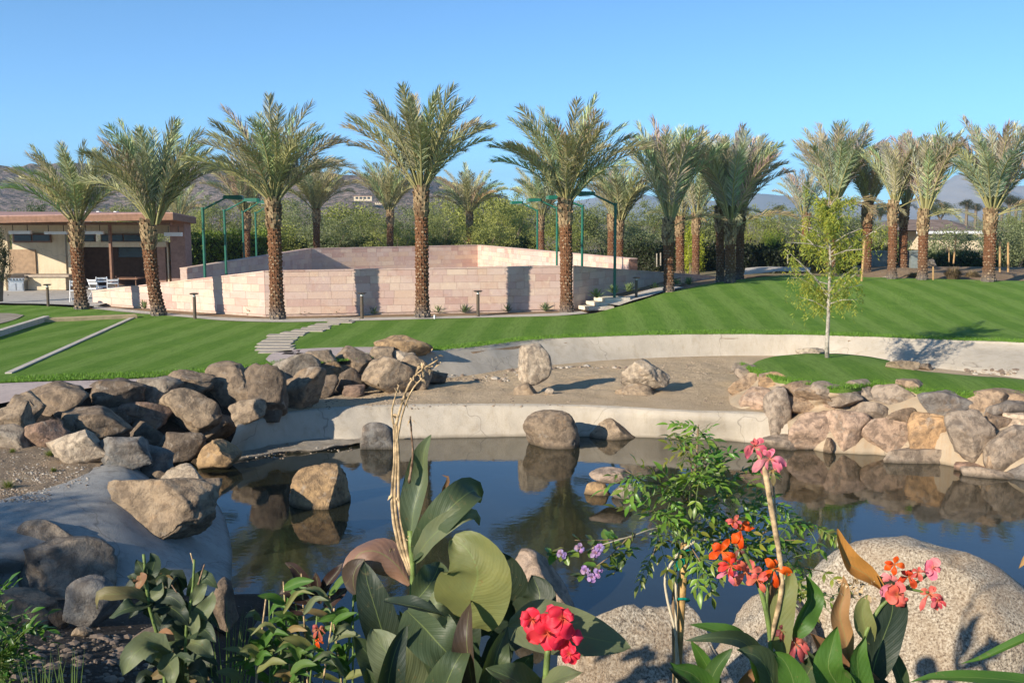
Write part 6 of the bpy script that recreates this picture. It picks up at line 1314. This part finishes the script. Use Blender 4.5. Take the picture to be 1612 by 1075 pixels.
# --- left shaded cannas
Y = 3.7
K1 = root(235, Y, 'shaded canna with drooping brown-edged leaves in the lower left, taller dead head', group='shaded cannas at the lower left'); K2 = root(300, Y, 'shaded canna with a thin seed stalk beside the taller-headed one', group='shaded cannas at the lower left')
DG_ = (.035, .055, .03)  # darkened greens: the shade on these cannas is put into the leaf colour
stalk(K1, [gb(262, Y), (258, 1040, Y), (245, 990, Y), (234, 950, Y), (229, 900, Y), (226, 872, Y)], (4, 2.5), M['stem']); stalk(K2, [gb(290, Y), (292, 1040, Y), (294, 980, Y), (303, 930, Y), (306, 880, Y)], (4, 2), M['stem'])
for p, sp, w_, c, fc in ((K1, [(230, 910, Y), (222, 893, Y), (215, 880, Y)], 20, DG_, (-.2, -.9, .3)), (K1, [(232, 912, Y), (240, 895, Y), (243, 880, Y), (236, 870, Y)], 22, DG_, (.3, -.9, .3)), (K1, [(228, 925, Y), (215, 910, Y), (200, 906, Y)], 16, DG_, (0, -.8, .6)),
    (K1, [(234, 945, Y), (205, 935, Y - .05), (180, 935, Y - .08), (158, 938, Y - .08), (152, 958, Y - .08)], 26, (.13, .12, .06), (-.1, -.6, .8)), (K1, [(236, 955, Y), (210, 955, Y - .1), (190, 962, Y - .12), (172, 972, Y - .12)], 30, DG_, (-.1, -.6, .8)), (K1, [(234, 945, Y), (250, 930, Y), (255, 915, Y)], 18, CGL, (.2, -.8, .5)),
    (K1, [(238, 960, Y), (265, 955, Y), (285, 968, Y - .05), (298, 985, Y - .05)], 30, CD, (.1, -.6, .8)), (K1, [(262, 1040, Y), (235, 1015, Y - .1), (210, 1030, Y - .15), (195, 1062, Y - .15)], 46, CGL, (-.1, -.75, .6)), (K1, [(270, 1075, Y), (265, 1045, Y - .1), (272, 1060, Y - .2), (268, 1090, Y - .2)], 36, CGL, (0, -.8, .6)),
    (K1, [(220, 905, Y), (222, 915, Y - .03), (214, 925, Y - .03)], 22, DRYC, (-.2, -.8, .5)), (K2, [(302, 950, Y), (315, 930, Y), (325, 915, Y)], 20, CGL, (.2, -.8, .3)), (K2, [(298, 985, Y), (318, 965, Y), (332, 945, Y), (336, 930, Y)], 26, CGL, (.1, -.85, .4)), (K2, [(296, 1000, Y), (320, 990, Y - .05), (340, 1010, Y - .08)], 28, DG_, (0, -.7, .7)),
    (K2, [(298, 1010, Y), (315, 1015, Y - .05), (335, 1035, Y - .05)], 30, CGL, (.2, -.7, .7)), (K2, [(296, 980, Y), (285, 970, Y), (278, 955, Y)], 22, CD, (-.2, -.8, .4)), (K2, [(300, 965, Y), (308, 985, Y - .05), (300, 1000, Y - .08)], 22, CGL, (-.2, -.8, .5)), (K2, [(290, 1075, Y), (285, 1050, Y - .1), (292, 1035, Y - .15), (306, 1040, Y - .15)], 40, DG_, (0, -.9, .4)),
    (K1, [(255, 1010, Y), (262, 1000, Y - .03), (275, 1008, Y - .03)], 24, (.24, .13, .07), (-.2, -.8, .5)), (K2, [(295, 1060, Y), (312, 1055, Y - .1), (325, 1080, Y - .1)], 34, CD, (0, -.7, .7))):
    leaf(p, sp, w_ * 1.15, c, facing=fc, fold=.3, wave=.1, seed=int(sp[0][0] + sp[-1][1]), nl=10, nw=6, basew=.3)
rnd = random.Random(66)
for i in range(44):
    p, bx_ = ((K1, 250), (K2, 296))[i % 2]; y0 = rnd.uniform(925, 1085); bx_ += rnd.uniform(-10, 6); s_ = rnd.choice((-1, 1)); L_ = rnd.uniform(26, 62); u_ = rnd.uniform(-.1, .9); yy = Y + rnd.uniform(.02, .3)
    leaf(p, [(bx_, y0, yy), (bx_ + s_ * L_ * .5, y0 - L_ * u_ * .6 - 6, yy - .03), (bx_ + s_ * L_, y0 - L_ * u_ * .4 + rnd.uniform(0, 22), yy - .05)], rnd.uniform(18, 32), rnd.choice((DG_, CD, CD, CG, (.13, .1, .05))), facing=(rnd.uniform(-.4, .4), -.7, rnd.uniform(.2, .9)), fold=.35, wave=.1, seed=500 + i, nl=8, nw=4, basew=.3)
stalk(K2, [(306, 890, Y), (300, 870, Y)], (1.5, 1), M['straw'], 'dry_stalk', 5); stalk(K2, [(312, 920, Y), (318, 900, Y), (322, 888, Y)], (1.5, 1.2), M['husk'], 'dry_stalk', 5, .6); stalk(K2, [(296, 965, Y), (280, 935, Y), (270, 920, Y)], (1.4, 1), M['husk'], 'dry_stalk', 5)
# --- low mixed clump between
Y = 3.8
for q_, (cx, lab, n_) in enumerate(((405, 'low leafy canna clump with dry bits left of the dark burgundy leaves', 20), (465, 'low leafy canna clump below the dark burgundy leaves', 26), (530, 'low leafy canna clump with a small orange-red flower head, next to the tall canna', 26))):
    K = root(cx, Y, lab, 'young_canna', group='low canna clumps at the bottom'); rnd = random.Random(40 + q_)
    for i in range(6):
        x = cx + rnd.uniform(-30, 30); tx = x + rnd.uniform(-22, 22); ty = rnd.uniform(900, 990) + (35 if q_ == 0 else 0); stalk(K, [gb(x, Y), (x, 1090, Y), ((x + tx) / 2, (1075 + ty) / 2, Y), (tx, ty, Y)], (2.6, 1.4), M['stem'] if i % 3 else M['straw'], n=5)
        for k in range(n_ // 5):
            y0 = rnd.uniform(ty, 1075); f = (1075 - y0) / max(1, (1075 - ty)); bx_ = x + (tx - x) * f; s = rnd.choice((-1, 1)); L_ = rnd.uniform(28, 62); up_ = rnd.uniform(.2, 1.1)
            c = rnd.choice((GRN, GRN, CY, CGL, (.07, .13, .03), (.2, .15, .07) if rnd.random() < .5 else CG))
            yy = Y + rnd.uniform(-.12, .12); leaf(K, [(bx_, y0, yy), (bx_ + s * L_ * .45, y0 - L_ * up_ * .6, yy - .03), (bx_ + s * L_ * .9, y0 - L_ * up_ * .5 + rnd.uniform(-8, 14), yy - .05)], rnd.uniform(9, 20), c, facing=(rnd.uniform(-.5, .4), -.7, rnd.uniform(.2, .9)), fold=.45, wave=.05, seed=i * 9 + k, nl=8, nw=4, basew=.3)
    if q_ == 1:
        for sp, w_ in (([(498, 940, Y), (480, 915, Y), (462, 892, Y), (448, 885, Y)], 24), ([(500, 945, Y), (515, 920, Y), (532, 898, Y), (540, 885, Y)], 22), ([(490, 950, Y), (470, 938, Y), (448, 930, Y), (440, 935, Y)], 24), ([(505, 950, Y), (500, 920, Y), (497, 900, Y)], 22), ([(485, 965, Y), (465, 958, Y), (448, 948, Y)], 18), ([(510, 955, Y), (530, 940, Y), (548, 925, Y)], 24)):
            leaf(K, sp, w_, (.035, .02, .018), facing=(-.2, -.8, .5), fold=.5, wave=.08, seed=int(w_ * 3), nl=10, nw=6, label='dark burgundy leaf')
    if q_ == 2: flower(K, 502, 990, 13, Y - .1, (.45, .12, .08), 6, 130, .9); flower(K, 501, 1008, 8, Y - .1, ORN, 5, 131, .5)
# --- grass tufts and leafy bush at the left edge
def tuft(x, y0, Y, h, n, label, spread=20, col=(.13, .2, .06)):
    rnd = random.Random(int(x)); p = at_y(x, y0, Y); zb = gz(p.x, p.y, 1.9); mb = MB()
    if p.z - zb > .5: zb = p.z - .02
    for _ in range(n):
        tx = x + rnd.gauss(0, spread); tp = at_y(tx, y0 - h * rnd.uniform(.6, 1), Y + rnd.uniform(-.1, .1)); b = Vector((p.x + rnd.gauss(0, .01), p.y, zb - .02)); m_ = b.lerp(tp, .55) + Vector((0, 0, .04)); s_ = Vector((.0028, .001, 0)); mb.add([b - s_, b + s_, m_ + s_, m_ - s_, tp], [(0, 1, 2, 3), (3, 2, 4)])
    tag(mb.build('grass_tuft', M['leaf'], color=col), label, 'grass tuft', 'grass tufts on the near bank')
tuft(352, 1090, 3.9, 180, 14, 'thin grass blades against the water beside the shaded cannas', 24); tuft(60, 1100, 4.0, 80, 16, 'thin grass blades at the bottom left corner', 26); tuft(110, 1100, 4.0, 90, 12, 'longer arching grass blades right of the bottom left corner', 26)
bsh = root(0, 4.3, 'small-leaved green bush cut by the left edge of the picture at the bottom', 'leafy_bush', 'bush')
for b_ in ([(-20, 1075, 4.3), (-5, 990, 4.3), (5, 945, 4.3)], [(-10, 1075, 4.3), (10, 1010, 4.3), (35, 985, 4.3)], [(-30, 1075, 4.3), (-20, 980, 4.3), (-30, 930, 4.3)], [(-10, 1080, 4.2), (5, 1040, 4.2), (25, 1020, 4.2)]):
    stalk(bsh, b_, (1.5, 1), M['twig'], 'branch', 5); branch_leaves(bsh, b_, 22, 4.3, (.06, .13, .02), 1.3)
def bushlet(x, y, r_, lab):
    p = hit(x, y); rnd = random.Random(int(x)); mb = MB(); k = r_ * p.y / FOC
    for _ in range(260):
        d = Vector((rnd.gauss(0, 1), rnd.gauss(0, 1), abs(rnd.gauss(0, 1)) + .2)).normalized() * k * rnd.uniform(.3, 1); s_ = Vector((rnd.gauss(0, 1), rnd.gauss(0, 1), 0)).normalized() * .004; b = p + d * .35; mb.add([b - s_, b + s_, p + d], [(0, 1, 2)])
    tag(mb.build('weed_tuft', M['leaf'], color=(.17, .2, .05)), lab, 'weed', 'weeds in the left planter')
bushlet(14, 768, 20, 'green weed tuft at the left edge of the gravel planter'); bushlet(78, 718, 14, 'green weed tuft in front of the pale lumpy boulder'); bushlet(84, 742, 9, 'smallest green weed in the middle of the gravel planter'); bushlet(20, 712, 9, 'faint weed at the back of the gravel planter')

# --- short grass blades along the rims of the lawns
def blades(name, label, curve, n, w, z, seed, col=(.14, .27, .035), h=.05):
    rnd = random.Random(seed); P = cr(curve, 400); mb = MB()
    for _ in range(n):
        q = P[rnd.randrange(400)]; b = Vector((q.x + rnd.gauss(0, .04), q.y + rnd.random() ** 1.5 * w, 0)); b.z = mound(b.x, b.y) + z; a = rnd.uniform(0, 6.28); k = h * rnd.uniform(.5, 1.4); s_ = Vector((math.cos(a), math.sin(a), 0)) * .008; mb.add([b - s_, b + s_, b + Vector((rnd.gauss(0, .02), rnd.gauss(0, .02) - .008, k))], [(0, 1, 2)])
    o = mb.build(name, M['leaf'], color=col); tag(o, kind='stuff'); o['label'] = label; o['category'] = 'grass'
blades('grass_blades', 'short mown grass blades along the lawn edge above the basin wall', LFW[2:], 26000, .9, 0, 1)
blades('grass_blades', 'short mown grass blades at the near rim of the island', IN, 9000, .7, .0, 2, h=.055)
# ------------------------------------------------------------------ the air
def haze():
    t = bpy.data.materials.new('haze'); t.use_nodes = True; nt = t.node_tree; nt.nodes.clear(); o = nt.nodes.new('ShaderNodeOutputMaterial'); v = nt.nodes.new('ShaderNodeVolumePrincipled')
    v.inputs['Color'].default_value = (.5, .78, 1, 1); v.inputs['Density'].default_value = .00026; v.inputs['Anisotropy'].default_value = .2; nt.links.new(v.outputs[0], o.inputs['Volume'])
    mb = MB(); mb.box((0, 2300, 105), (7600, 5200, 216)); h = mb.build('haze', t, origin=Vector((0, 0, 0))); tag(h, kind='stuff'); h['label'] = 'pale air haze over the whole place'; h['category'] = 'haze'; h.display_type = 'WIRE'
haze()
